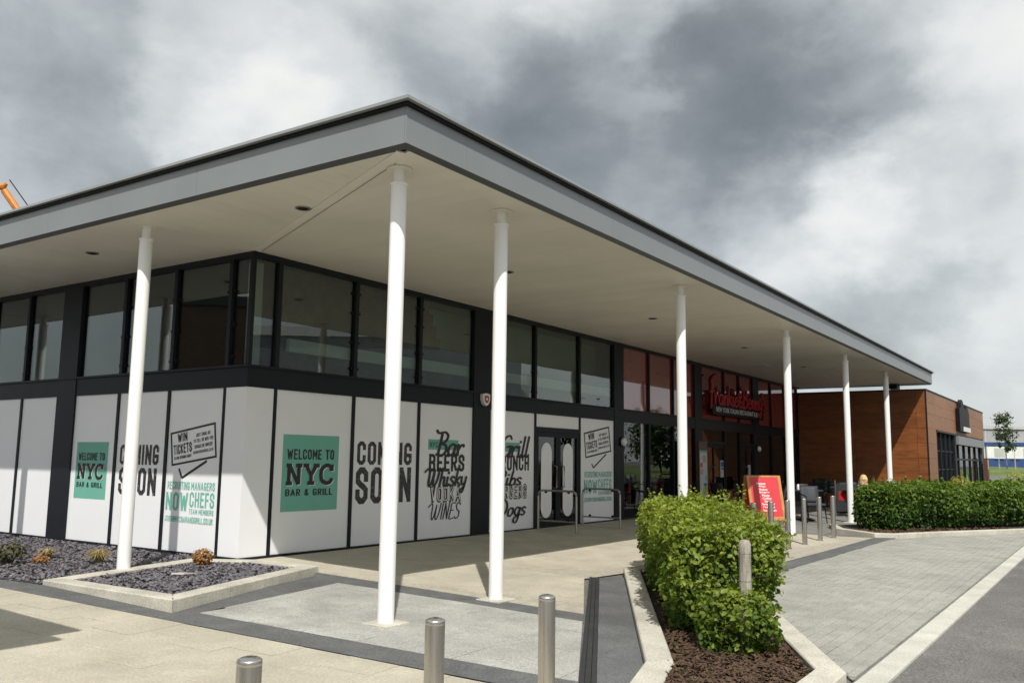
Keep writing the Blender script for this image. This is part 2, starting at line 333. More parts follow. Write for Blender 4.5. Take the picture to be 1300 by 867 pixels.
def pave(name, region, mat, bedmat, sx, sy, th, gap, origin=(0, 0), bond=.5, piece='paving_slab', limit=300, ang=0., jitter=.0015, chamfer=.004):
    """one structure object (the bedding) with slabs laid on it as pieces, cut to the region's edge"""
    region = ccw(region)
    bed = MB().sheet(region, lambda x, y: gz(x, y)+th*.35).build(name, bedmat, kind='structure')
    ca, sa = math.cos(ang), math.sin(ang)
    xs = [(x-origin[0])*ca + (y-origin[1])*sa for x, y in region]; ys = [-(x-origin[0])*sa + (y-origin[1])*ca for x, y in region]
    shared = MB().cbox(-sx/2+gap/2, sx/2-gap/2, -sy/2+gap/2, sy/2-gap/2, -.02, 0, chamfer).mesh(piece, mat)
    cells = []
    for j in range(math.floor(min(ys)/sy)-1, math.ceil(max(ys)/sy)+1):
        for i in range(math.floor(min(xs)/sx)-1, math.ceil(max(xs)/sx)+1):
            u0 = (i + (bond if j % 2 else 0))*sx; v0 = j*sy
            q = [(u0+gap/2, v0+gap/2), (u0+sx-gap/2, v0+gap/2), (u0+sx-gap/2, v0+sy-gap/2), (u0+gap/2, v0+sy-gap/2)]
            q = [(origin[0]+u*ca-v*sa, origin[1]+u*sa+v*ca) for u, v in q]
            c = clip(q, region)
            if len(c) < 3 or area(c) < .12*sx*sy: continue
            full = area(c) > .999*(sx-gap)*(sy-gap)
            cx = sum(p[0] for p in c)/len(c); cyy = sum(p[1] for p in c)/len(c)
            cells.append(((cx-CAM.x)**2+(cyy-CAM.y)**2, c, full, (origin[0]+(u0+sx/2)*ca-(v0+sy/2)*sa, origin[1]+(u0+sx/2)*sa+(v0+sy/2)*ca)))
    cells.sort(key=lambda t: t[0])
    # rank by how large they show: those in view first
    def inview(c):
        d = Vector((c[3][0], c[3][1], gz(*c[3]))) - CAM; z = d.dot(fw)
        return z > .3 and abs(d.dot(rt)/z) < .66 and abs(d.dot(up)/z) < .46
    cells.sort(key=lambda t: (0 if inview(t) else 1, t[0]))
    rest = MB()
    for k, (d, c, full, ctr) in enumerate(cells):
        dz = rnd.uniform(-jitter, jitter) + th
        if k < limit and full:
            link(piece, shared, bed, loc=(ctr[0], ctr[1], gz(*ctr)+dz), rot=(TILT*math.cos(ang) if ctr[1] < 0 else 0, -.0021, ang))
        elif k < limit:
            MB().prism(c, lambda x, y: gz(x, y)-.02, lambda x, y: gz(x, y)+dz).build(piece, mat, bed)
        else:
            rest.prism(c, lambda x, y: gz(x, y)-.005, lambda x, y: gz(x, y)+dz)
    if rest.v: rest.build(piece+'s', mat, bed, kind='stuff')
    return bed
bandA = [(-3.25, 3.5), (-2.93, -.04), (-2.68, -2.91), (-2.40, -5.62), (-2.1, -9.0), (-1.7, -9.0), (-2.0, -5.82), (-2.32, -2.6), (-2.56, -.15), (-2.85, 3.5)]
for nm, poly, mat, dz in (
    ('paving_band', [(-3.25, 3.5), (-2.93, -.04), (-2.56, -.15), (-2.85, 3.5)], 'dark_band', .016),
    ('paving_band', [(-2.93, -.04), (-2.40, -5.62), (-2.0, -5.82), (-2.33, -2.4), (-2.56, -.15)], 'dark_band', .0161),
    ('paving_band', [(-2.40, -5.62), (-2.1, -9), (-1.7, -9), (-2.0, -5.82)], 'dark_band', .0162),
    ('paving_band', [(-2.36, -2.09), (-2.33, -2.4), (-.24, -2.03), (-.10, -5.1), (.22, -4.93), (.14, -2.3), (.10, -1.33), (-.1, -1.5)], 'dark_band', .0165),
    ('paving_band', [(4.0, -5.02), (6.15, -5.11), (11.72, -5.18), (12.21, -5.53), (9.06, -5.49), (5.36, -5.40), (3.4, -5.37)], 'dark_band', .0165)):
    MB().sheet(ccw(poly), lambda x, y, d=dz: gz(x, y)+d).build(nm, mat, kind='structure')
pave('forecourt_pavement', [(-8.5, -11), (-2.05, -9.6), (-2.40, -5.62), (-2.93, -.04), (-3.25, 3.5), (-9, 3.5)], 'beige_slab', 'beige_joint', .6, .45, .016, .004, (-2.9, 0), ang=.095, bond=.33)
pave('inset_pavement', [(-2.33, -2.4), (-2.0, -5.82), (-1.95, -6.12), (-.1, -5.1), (-.24, -2.03)], 'grey_slab', 'grey_joint', .45, .3, .016, .004, (0, -2), ang=.04)
pave('entrance_pavement', [(.10, -1.33), (.14, -2.3), (.22, -4.93), (2.26, -3.78), (2.3, 0), (-.05, 0), (-.05, -.5)], 'beige_slab', 'beige_joint', .6, .4, .016, .004, (0, 0))
pave('promenade_pavement', [(2.3, 0), (2.26, -3.78), (3.4, -3.95), (4.2, -5.02), (11.72, -5.18), (11.2, -4.25), (11.0, 0)], 'beige_slab', 'beige_joint', .6, .4, .016, .004, (0, 0))
pave('terrace_pavement', [(11.0, 0), (11.2, -4.25), (16, -4.3), (24.4, -4.2), (24.4, 0)], 'terrace_slab', 'grey_joint', .6, .4, .016, .005, (0, 0), limit=110)
pave('sett_pavement', [(-.5, -7.62), (17.2, -7.74), (16.5, -7.46), (13.65, -6.21), (12.2, -5.53), (3.4, -5.37), (1.11, -6.63)], 'sett', 'sett_joint', .21, .105, .016, .005, (0, -7.66), jitter=.002, chamfer=.004, piece='sett')
# planting strip of the hedge, along direction d; n = across
dv = Vector((.88, .475, 0)); nv = Vector((.475, -.88, 0))
def sn(s, n): p = dv*s + nv*n; return (p.x, p.y)
m = MB()
for (n0, n1, hz) in ((4.465, 4.50, .022), (4.506, 4.545, .020), (4.551, 4.585, .022)):
    m.prism(ccw([sn(.28, n0), sn(.28, n1), sn(-5.6, n1), sn(-5.6, n0)]), lambda x, y: gz(x, y)-.02, lambda x, y, h=hz: gz(x, y)+h)
tag(m.build('drainage_channel', 'rubber_strip'), 'black ribbed drainage channel running along the pavement beside the hedge kerb', 'drain')
MB().sheet(ccw([sn(.30, 4.588), sn(.42, 4.95), sn(-5.6, 4.95), sn(-5.6, 4.588)]), lambda x, y: gz(x, y)+.0168).build('footpath_strip', 'ramp_paving', kind='structure')

# road edge kerb: flush pale strip in pieces
ks = link('road_kerb', MB().sheet(ccw([(-6, -7.60), (18, -7.73), (18, -7.90), (-6, -7.79)]), lambda x, y: gz(x, y)+.003).mesh('road_kerb', 'sett_joint'), kind='structure')
x = -6.0
while x < 17.9:
    x1 = x+.91; y0 = -7.66-.0062*x; yy = -7.66-.0062*x1
    MB().prism(ccw([(x+.003, y0), (x1-.003, yy), (x1-.003, yy-.19), (x+.003, y0-.19)]), lambda a, b: gz(a, b)-.05, lambda a, b: gz(a, b)+.02).build('kerb_stone', 'kerb_strip', ks)
    x = x1

def kerb_run(parent, pts, inw, zt, piece=.92, mat='concrete_kerb', depth=.35, name='kerb_stone', closed=False):
    """kerb stones along a polyline with mitred corners; inw = width to the left of travel; zt(x,y) top"""
    P = [Vector((*p, 0)) for p in pts]; n = len(P); I = []
    for i in range(n):
        a = P[i-1] if (i or closed) else None; b = P[(i+1) % n] if (i < n-1 or closed) else None
        d1 = (P[i]-a).normalized() if a is not None else None; d2 = (b-P[i]).normalized() if b is not None else None
        d1 = d1 or d2; d2 = d2 or d1; n1 = Vector((-d1.y, d1.x, 0)); n2 = Vector((-d2.y, d2.x, 0)); mm = (n1+n2).normalized(); I.append(P[i]+mm*inw/max(.35, mm.dot(n1)))
    for i in range(n if closed else n-1):
        a, b, ia, ib = P[i], P[(i+1) % n], I[i], I[(i+1) % n]; k = max(1, round((b-a).length/piece)); t = (b-a).normalized()
        for q in range(k):
            g0 = .002
            o0, o1 = a.lerp(b, q/k)+t*g0, a.lerp(b, (q+1)/k)-t*g0; i0, i1 = ia.lerp(ib, q/k)+t*g0, ia.lerp(ib, (q+1)/k)-t*g0
            poly = ccw([tuple(v.xy) for v in (o0, o1, i1, i0)]); c = .010
            cx = sum(v[0] for v in poly)/4; cyy = sum(v[1] for v in poly)/4; nn = Vector((-t.y, t.x, 0)); cen = Vector((cx, cyy, 0))
            ins = []
            for x, y in poly:
                v = Vector((x, y, 0)); s1 = 1 if (cen-v).dot(nn) > 0 else -1; ins.append((x+nn.x*s1*c, y+nn.y*s1*c))
            vs = [(x, y, zt(x, y)-depth) for x, y in poly] + [(x, y, zt(x, y)-c) for x, y in poly] + [(x, y, zt(x, y)) for x, y in ins]
            MB().add(vs, [(j, (j+1) % 4, 4+(j+1) % 4, 4+j) for j in range(4)] + [(4+j, 4+(j+1) % 4, 8+(j+1) % 4, 8+j) for j in range(4)] + [(8, 9, 10, 11)]).build(name, mat, parent)

def scatter_chips(poly, n, size, zf, flat=.4, elong=1., seed=1, zjit=.02):
    """n little angular chips lying in a convex polygon"""
    r = np.random.default_rng(seed); P = np.array(poly); lo, hi = P.min(0), P.max(0); pts = []
    inside = lambda p: all((P[(i+1) % len(P)][0]-P[i][0])*(p[1]-P[i][1]) - (P[(i+1) % len(P)][1]-P[i][1])*(p[0]-P[i][0]) > 0 for i in range(len(P)))
    while len(pts) < n:
        q = r.uniform(lo, hi)
        if inside(q): pts.append(q)
    base = np.array([(1, 0, 0), (.2, .8, .1), (-.9, .35, -.05), (-.7, -.6, .05), (.4, -.8, 0), (.1, .1, .8), (-.15, -.1, -.8)], float)
    faces = [(0, 1, 5), (1, 2, 5), (2, 3, 5), (3, 4, 5), (4, 0, 5)]
    m = MB()
    for q in pts:
        s = size*r.uniform(.55, 1.35); b = base*r.uniform(.75, 1.25, base.shape); b[:, 0] *= elong; b[:, 2] *= flat
        e = Matrix.Rotation(r.uniform(0, 6.28), 3, 'Z') @ Matrix.Rotation(r.normal(0, .35), 3, 'X') @ Matrix.Rotation(r.normal(0, .35), 3, 'Y')
        b = (b @ np.array(e).T)*s + [q[0], q[1], zf(*q)+r.uniform(0, zjit)]
        m.add(b.tolist(), faces)
    return m

# ---- slate bed by the left facade and the kerbed planter at the corner
bed1 = ccw([(-2.56, -.12), (-.35, .42), (-.02, .5), (-.02, 14), (-3.9, 14)])
b = MB().sheet(bed1, lambda x, y: .012).build('slate_bed', 'slate_bed', kind='structure')
vis1 = ccw([(-2.55, -.1), (-.03, .55), (-.03, 8), (-3.2, 5.0)])
tag(scatter_chips(vis1, 11000, .021, lambda x, y: .012, seed=3).build('slate_chips', 'slate', kind='stuff'), 'dark purple grey slate chippings spread along the left facade', 'gravel')
PL = [(-2.55, -.12), (-2.50, -2.24), (.10, -1.36), (.06, -.35), (-.40, .40)]     # outer edge
pl = thing('kerbed_planter', 'low pale concrete kerb around the slate bed at the building corner', 'planter', (0, 0, 0))
kerb_run(pl, PL, .20, lambda x, y: .055, .95, closed=True)
fill = ccw([(-2.4, -.2), (-2.36, -2.05), (-.05, -1.28), (-.1, -.35), (-.5, .28)])
MB().sheet(fill, .02).build('planter_fill', 'slate_bed', pl)
tag(scatter_chips(ccw([(-2.33, -.22), (-2.28, -1.98), (-.12, -1.22), (-.16, -.38), (-.5, .2)]), 5200, .02, lambda x, y: .02, seed=5).build('slate_chips', 'slate', kind='stuff'), 'dark slate chippings filling the kerbed planter around the column foot', 'gravel')
tag(MB().cbox(-.13, .13, -.08, .08, 0, .018, .006, Matrix.Translation((-1.30, -.72, .035)) @ Matrix.Rotation(.4, 4, 'Z') @ Matrix.Rotation(.1, 4, 'Y')).build('flat_stone', 'paver_stone'), 'flat pale paving offcut lying on the slate in the kerbed planter', 'stone')

# ------------------------------------------------------------------ building
ZT, ZS, ZP, ZB = 4.06, 2.536, 2.243, .05
FX = [0, .482, 1.981, 3.483, 4.945, 5.463, 6.995, 8.736, 10.28, 10.74, 12.14, 13.58, 14.95, 15.46, 17.20, 18.45, 19.63, 20.18, 21.46, 22.95, 24.40]
LY = [0, .446, 1.67, 2.906, 4.081, 4.612, 5.726, 6.9, 8.1, 9.3, 10.5, 11.7]
B = thing('restaurant_building', 'single storey restaurant with dark framed glazing above white hoarding panels', 'building')
# wall core below ground, roof body, interior
boxpart('foundation', 'roof_dark', B, .06, 24.4, .06, 13.9, -.9, -.02)
MB().box(-.012, 24.43, -.012, .10, -.5, ZB).build('plinth', 'anthracite', B)
MB().box(-.0118, .10, .1, 13.9, -.5, ZB-.001).build('plinth', 'anthracite', B)
boxpart('floor', 'interior_floor', B, .12, 24.4, .12, 13.8, -.015, 0)
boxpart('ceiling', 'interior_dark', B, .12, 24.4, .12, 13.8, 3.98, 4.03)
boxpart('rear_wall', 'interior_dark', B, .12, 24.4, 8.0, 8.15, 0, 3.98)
# partitions seen through the upper glazing
MB().prism(ccw([(.75, .24), (3.95, .24), (3.95, .34), (.75, .34)]), 2.4, 3.98).build('partition', 'interior_brown', B)
for k in range(6): boxpart('partition', 'interior_brown', B, 3.951+.11*k, 3.951+.11*(k+1), .24, .34, 2.4, 3.8-.2*k)
boxpart('partition', 'interior_green', B, 4.0, 10.4, .55, .65, 2.4, 3.98)
boxpart('bulkhead', 'interior_white', B, .8, 10.4, .13, .2, 2.80, 2.98)
boxpart('interior_column', 'interior_white', B, .22, .36, .22, .36, 2.4, 3.98)
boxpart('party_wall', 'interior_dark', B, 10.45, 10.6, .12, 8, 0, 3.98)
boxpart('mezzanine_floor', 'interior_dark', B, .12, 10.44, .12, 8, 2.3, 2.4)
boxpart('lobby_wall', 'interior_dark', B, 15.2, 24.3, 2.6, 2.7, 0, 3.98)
# beams and rails, front
FR = 'anthracite'
boxpart('head_rail', FR, B, -.005, 24.41, -.005, .10, 3.985, ZT+.03)
boxpart('beam', FR, B, -.004, 24.41, -.004, .10, ZP, ZS-.03)
boxpart('sill', FR, B, -.035, 24.41, -.035, .10, ZS-.03, ZS)
boxpart('head_rail', FR, B, -.0045, .10, .10, 13.9, 3.985, ZT+.03)
boxpart('beam', FR, B, -.0035, .10, .10, 13.9, ZP, ZS-.03)
boxpart('sill', FR, B, -.0345, .10, .10, 13.9, ZS-.03, ZS)
def post(x0, x1, z0, z1, name='mullion', out=0.):
    boxpart(name, FR, B, x0, x1, -.002-out, .08, z0, z1)
def lpost(y0, y1, z0, z1, name='mullion', out=0.):
    boxpart(name, FR, B, -.002-out, .08, y0, y1, z0, z1)
piers = {4: 5, 8: 9, 12: 13, 16: 17}
for a, bb in piers.items(): post(FX[a], FX[bb], ZB, 3.985, 'pilaster', .012)
for i, x in enumerate(FX):
    if i in (0, 4, 5, 8, 9, 12, 13, 16, 17): continue
    post(x-.035, x+.035, ZS, 3.985)
    if i <= 7 or i >= 9: post(x-.03, x+.03, ZB, ZP)
lpost(LY[4], LY[5], ZB, 3.985, 'pilaster', .012)
for j, y in enumerate(LY):
    if j in (0, 4, 5): continue
    lpost(y-.035, y+.035, ZS, 3.985)
    lpost(y-.03, y+.03, ZB, ZP)
boxpart('corner_post', FR, B, -.003, .055, -.003, .055, ZS, 3.985)
# upper panes and lower panels
GY = .045
def pane_front(x0, x1, z0, z1, mat):
    return boxpart('glass_pane', mat, B, x0, x1, GY, GY+.012, z0, z1)
def pane_left(y0, y1, z0, z1, mat):
    return boxpart('glass_pane', mat, B, GY, GY+.012, y0, y1, z0, z1)
for i in range(len(FX)-1):
    if i in piers: continue
    x0 = FX[i]+(.035 if i not in (5, 9, 13, 17) else 0); x1 = FX[i+1]-(.035 if (i+1) not in piers else 0)
    if i == 0: x0 = .057
    pane_front(x0, x1, ZS, 3.985, 'glass' if i < 8 else 'glass_red')
for j in range(len(LY)-1):
    if j == 4: continue
    y0 = LY[j]+(.035 if j not in (5,) else 0); y1 = LY[j+1]-(.035 if j+1 != 4 else 0)
    if j == 0: y0 = .058
    pane_left(y0, y1, ZS, 3.985, 'glass')
# point fixings on the panes
clip_me = MB().lathe((0, 0), [(.006, -.03), (.02, -.02), (.022, 0), (.018, .012)], 8).mesh('glass_clip', 'black_metal', True)
for i in (2, 3, 6, 7):
    for z in (2.66, 3.05, 3.5, 3.8):
        for s in (-1, 1): link('glass_clip', clip_me, B, loc=(FX[i]+s*.075, .03, z), rot=(R(90), 0, 0))
for j in (1, 2, 3, 6):
    for z in (2.66, 3.1, 3.55):
        for s in (-1, 1): link('glass_clip', clip_me, B, loc=(.03, LY[j]+s*.075, z), rot=(0, R(-90), 0))
WY = .018
def wpanel_front(x0, x1, z0=ZB, z1=ZP): return boxpart('white_panel', 'white_vinyl', B, x0, x1, WY, .07, z0, z1)
def wpanel_left(y0, y1, z0=ZB, z1=ZP): return boxpart('white_panel', 'white_vinyl', B, WY, .07, y0, y1, z0, z1)
PF = {}
PF[0] = MB().box(WY-.016, .452, WY-.016, .07, ZB, ZP).build('white_panel', 'white_vinyl', B)
for i in (1, 2, 3, 5, 7):
    PF[i] = wpanel_front(FX[i]+.03 if i != 5 else FX[i], FX[i+1]-(.03 if i+1 not in piers else 0))
PLf = {0: MB().box(WY-.0165, .0698, .0702, LY[1]-.03, ZB, ZP).build('white_panel', 'white_vinyl', B)}
for j in (1, 2, 3, 5, 6, 7, 8, 9, 10):
    PLf[j] = wpanel_left(LY[j]+(.03 if j != 5 else 0), LY[j+1]-(.03 if j+1 != 4 else 0))

# ---- the double door with oval stickers
D0, D1 = FX[6]+.03, FX[7]-.03
wpanel_front(D0, D1, 1.99, ZP)
boxpart('transom', FR, B, D0, D1, -.001, .08, 1.90, 1.99)
def door_leaf(x0, x1, hside):
    o = MB(); f = .085
    o.box(x0, x0+f, .005, .06, .03, 1.895); o.box(x1-f, x1, .005, .06, .03, 1.895)
    o.box(x0+f, x1-f, .006, .059, 1.80, 1.895); o.box(x0+f, x1-f, .006, .059, .03, .15)
    d = o.build('door', FR, B)
    MB().box(x0+f, x1-f, .03, .04, .15, 1.80).build('door_glass', 'glass_dark', d)
    cx = (x0+x1)/2; hw = .20; pts = []
    for k in range(25): a = math.pi*k/24; pts.append((cx+hw*math.cos(a), 1.48+hw*1.05*math.sin(a)))
    for k in range(25): a = math.pi+math.pi*k/24; pts.append((cx+hw*math.cos(a), .42+hw*1.05*math.sin(a)))
    MB().add([(px_, .027, pz) for px_, pz in pts], [tuple(range(len(pts)))]).build('oval_sticker', 'white_vinyl', d)
    hx = x1-.14 if hside else x0+.14
    MB().tube([(hx, .03, .78), (hx, -.05, .80), (hx, -.05, 1.22), (hx, .03, 1.24)], .014, 8).build('handle', 'steel_rail', d, smooth=True)
mid = (D0+D1)/2
door_leaf(D0+.01, mid-.004, True); door_leaf(mid+.004, D1-.01, False)

# ---- lower glazing of the right half
for i in (9, 10, 11):
    pane_front(FX[i]+(.03 if i != 9 else 0), FX[i+1]-(.03 if i+1 not in piers else 0), ZB, ZP, 'glass_dark')
for i in (13, 14, 15, 17, 18, 19):
    x0 = FX[i]+(.03 if i not in (13, 17) else 0); x1 = FX[i+1]-(.03 if i+1 not in piers else 0)
    pane_front(x0, x1, 1.92 if i in (13, 15) else ZB, ZP, 'glass_dark')
    if i in (13, 15):
        boxpart('transom', FR, B, x0, x1, -.001, .08, 1.86, 1.92)
        o = MB(); o.box(x0+.01, x0+.1, .01, .06, .02, 1.85); o.box(x1-.1, x1-.01, .01, .06, .02, 1.85); o.box(x0+.1, x1-.1, .011, .059, 1.75, 1.85); o.box(x0+.1, x1-.1, .011, .059, .02, .2); o.box((x0+x1)/2-.04, (x0+x1)/2+.04, .011, .058, .2, 1.75)
        d = o.build('door', 'black_metal', B)
        MB().box(x0+.1, (x0+x1)/2-.04, .03, .04, .2, 1.75).build('door_glass', 'glass_dark', d); MB().box((x0+x1)/2+.04, x1-.1, .03, .04, .2, 1.75).build('door_glass', 'glass_dark', d)
        hx = (x0+x1)/2-.1; MB().tube([(hx, .03, .75), (hx, -.05, .78), (hx, -.05, 1.2), (hx, .03, 1.23)], .014, 8).build('handle', 'steel_rail', d, smooth=True)
# notices stuck to the entrance glass
def notice(x, w_, rows, label):
    o = boxpart('door_notice', 'paper_white', B, x-w_/2, x+w_/2, .018, .022, rows[0], rows[-1])
    return o
nb = notice(17.0, .36, (.92, 1.40), '')
MB().box(16.86, 17.14, .015, .0178, 1.22, 1.36).build('blue_disc_panel', 'sign_blue', nb); MB().box(16.86, 17.14, .015, .0178, 1.14, 1.19).build('blue_bar', 'sign_blue', nb)
notice(19.2, .3, (.9, 1.28), '')
# inside the dining room behind the clear glass
sb = thing('banquette', 'red upholstered banquette seat seen through the ground floor glass', 'seat', (11.4, .9, 0))
MB().box(-.5, .9, -.25, .3, 0, .42).build('seat_base', 'interior_dark', sb); MB().cbox(-.5, .9, -.3, .3, .42, .55, .03).build('cushion', 'seat_red', sb); MB().cbox(-.5, .9, .3, .42, .42, 1.0, .03).build('backrest', 'seat_red', sb)
gf = thing('giraffe_figure', 'tall orange spotted giraffe figure standing behind the ground floor glass', 'figure', (12.75, .30, 0))
o = MB(); o.tube([(.25, 0, .95), (.12, 0, 1.1), (.02, 0, 1.35), (-.06, 0, 1.75), (-.1, 0, 2.05)], [.13, .11, .07, .055, .05], 10)
o.tube([(-.05, 0, 2.06), (-.16, 0, 2.08), (-.27, 0, 2.0)], [.055, .06, .03], 8); o.tube([(-.08, .03, 2.1), (-.08, .03, 2.19)], .012, 6); o.tube([(-.08, -.03, 2.1), (-.08, -.03, 2.19)], .012, 6)
o.tube([(.10, 0, 1.02), (.35, 0, .98), (.62, 0, .9)], [.13, .17, .13], 10)
for lx, ly in ((.12, .07), (.12, -.07), (.56, .07), (.56, -.07)): o.tube([(lx, ly, .95), (lx, ly, .5), (lx+.01, ly, .01)], [.06, .04, .035], 8)
o.build('body', 'giraffe', gf, smooth=True)

# ------------------------------------------------------------------ lettering on the panels (flat vinyl print)
FONT = None
def text_pts(s, bold=0., space=1.):
    cu = bpy.data.curves.new('t', 'FONT'); cu.body = s; cu.size = 1; cu.offset = bold; cu.resolution_u = 2; cu.space_character = space
    ob = bpy.data.objects.new('t', cu); col.objects.link(ob); dg = bpy.context.evaluated_depsgraph_get(); me = ob.evaluated_get(dg).to_mesh()
    v = np.array([p.co[:2] for p in me.vertices], float); f = [tuple(p.vertices) for p in me.polygons]
    ob.evaluated_get(dg).to_mesh_clear(); bpy.data.objects.remove(ob); bpy.data.curves.remove(cu)
    return v, f
STK = {
 'a': (.55, [[(.42,.45),(.25,.52),(.08,.35),(.08,.12),(.22,0),(.38,.12),(.44,.48)],[(.44,.48),(.42,.12),(.5,0),(.6,.08)]]),
 'r': (.42, [[(.05,.5),(.1,0)],[(.1,.25),(.2,.45),(.34,.5),(.38,.42)]]), 'h': (.5, [[(.14,1),(.08,0)],[(.08,.25),(.2,.48),(.36,.45),(.36,.1),(.44,0),(.52,.08)]]),
 'i': (.27, [[(.1,.5),(.1,.08),(.18,0),(.28,.1)],[(.13,.7),(.14,.76)]]), 's': (.4, [[(.36,.44),(.22,.52),(.08,.4),(.2,.27),(.34,.15),(.22,0),(.05,.06)]]),
 'k': (.46, [[(.14,1),(.08,0)],[(.38,.5),(.1,.22)],[(.16,.28),(.44,0)]]), 'y': (.46, [[(.06,.5),(.1,.15),(.22,.05),(.36,.2)],[(.42,.5),(.36,0),(.24,-.38),(.06,-.3),(.3,-.08)]]),
 'l': (.26, [[(.14,1),(.08,.1),(.16,0),(.28,.1)]]), 'b': (.47, [[(.14,1),(.08,.05),(.25,0),(.4,.15),(.38,.4),(.24,.5),(.1,.3)]]),
 'o': (.5, [[(.25,.5),(.08,.35),(.1,.05),(.28,0),(.42,.2),(.38,.45),(.25,.5)]]), 'g': (.5, [[(.4,.45),(.22,.52),(.08,.35),(.1,.1),(.25,.02),(.38,.2),(.42,.5)],[(.42,.5),(.4,0),(.3,-.42),(.08,-.38),(.1,-.15),(.48,.05)]]),
 'n': (.46, [[(.08,.5),(.1,0)],[(.1,.25),(.22,.48),(.36,.42),(.36,0)]]), 'e': (.45, [[(.1,.25),(.38,.3),(.34,.48),(.2,.5),(.07,.3),(.12,.05),(.28,0),(.44,.1)]]),
 'B': (.66, [[(.2,.95),(.16,0)],[(-.15,1.12),(.0,1.0),(.35,1.05),(.55,.88),(.45,.62),(.2,.52)],[(.2,.52),(.5,.45),(.58,.2),(.4,0),(.05,.02)]]),
 'W': (.86, [[(-.28,.78),(-.15,.9),(.06,.95),(.1,.2),(.2,0),(.34,.3),(.42,.9)],[(.42,.9),(.42,.2),(.54,0),(.7,.35),(.78,1)]]),
 'G': (.68, [[(.6,.85),(.45,1),(.2,.9),(.05,.5),(.12,.1),(.35,0),(.55,.2),(.58,.45)],[(.35,.45),(.62,.48),(.58,-.05)]]),
 'R': (.62, [[(.2,.95),(.14,0)],[(-.05,.9),(.2,1.03),(.5,.95),(.52,.65),(.2,.5)],[(.25,.5),(.4,.2),(.6,0)]]),
 'D': (.72, [[(.2,.95),(.12,0)],[(-.1,.85),(.15,1.02),(.5,.95),(.66,.55),(.5,.12),(.12,0),(-.02,.1)]]),
 'I': (.22, [[(.12,1),(.08,0)]]), 'N': (.54, [[(.06,0),(.12,1)],[(.12,1),(.38,0)],[(.38,0),(.46,1.05)]]), 'E': (.48, [[(.48,.97),(.15,.95),(.1,.5),(.06,0),(.42,.02)],[(.1,.5),(.36,.52)]]),
 'S': (.5, [[(.45,.85),(.3,1),(.1,.85),(.18,.58),(.4,.4),(.4,.12),(.2,-.02),(.02,.1)]]),
 'F': (.42, [[(.14,1.28),(.10,-.25)],[(.06,1.05),(.2,1.3),(.6,1.5)],[(-.08,.55),(.36,.62)]]),
 '&': (.5, [[(.48,0),(.12,.55),(.2,.78),(.34,.62),(.1,.25),(.2,0),(.35,.05),(.48,.35)]]), "'": (.16, [[(.1,1.0),(.04,.8)]]), ' ': (.2, []),
 # slab capitals (straight strokes)
 '1N': (.92, [[(.16,0),(.16,1)],[(.16,1),(.7,0)],[(.7,0),(.7,1)],[(0,.94),(.3,.94)],[(0,.06),(.34,.06)],[(.52,.94),(.88,.94)]]),
 '1Y': (.86, [[(.1,1),(.42,.46)],[(.74,1),(.42,.46)],[(.42,.5),(.42,0)],[(-.04,.94),(.3,.94)],[(.54,.94),(.9,.94)],[(.22,.06),(.62,.06)]]),
 '1C': (.8, [[(.70,.72),(.60,.9),(.38,.95),(.14,.78),(.08,.5),(.14,.2),(.38,.05),(.62,.1),(.74,.28)],[(.72,1),(.72,.66)]]),
}
BW, BC = .38, .12
_o = [(BC,0),(BW-BC,0),(BW,BC),(BW,1-BC),(BW-BC,1),(BC,1),(0,1-BC),(0,BC),(BC,0)]
_c = [(BW,.76),(BW,1-BC),(BW-BC,1),(BC,1),(0,1-BC),(0,BC),(BC,0),(BW-BC,0),(BW,BC),(BW,.30)]
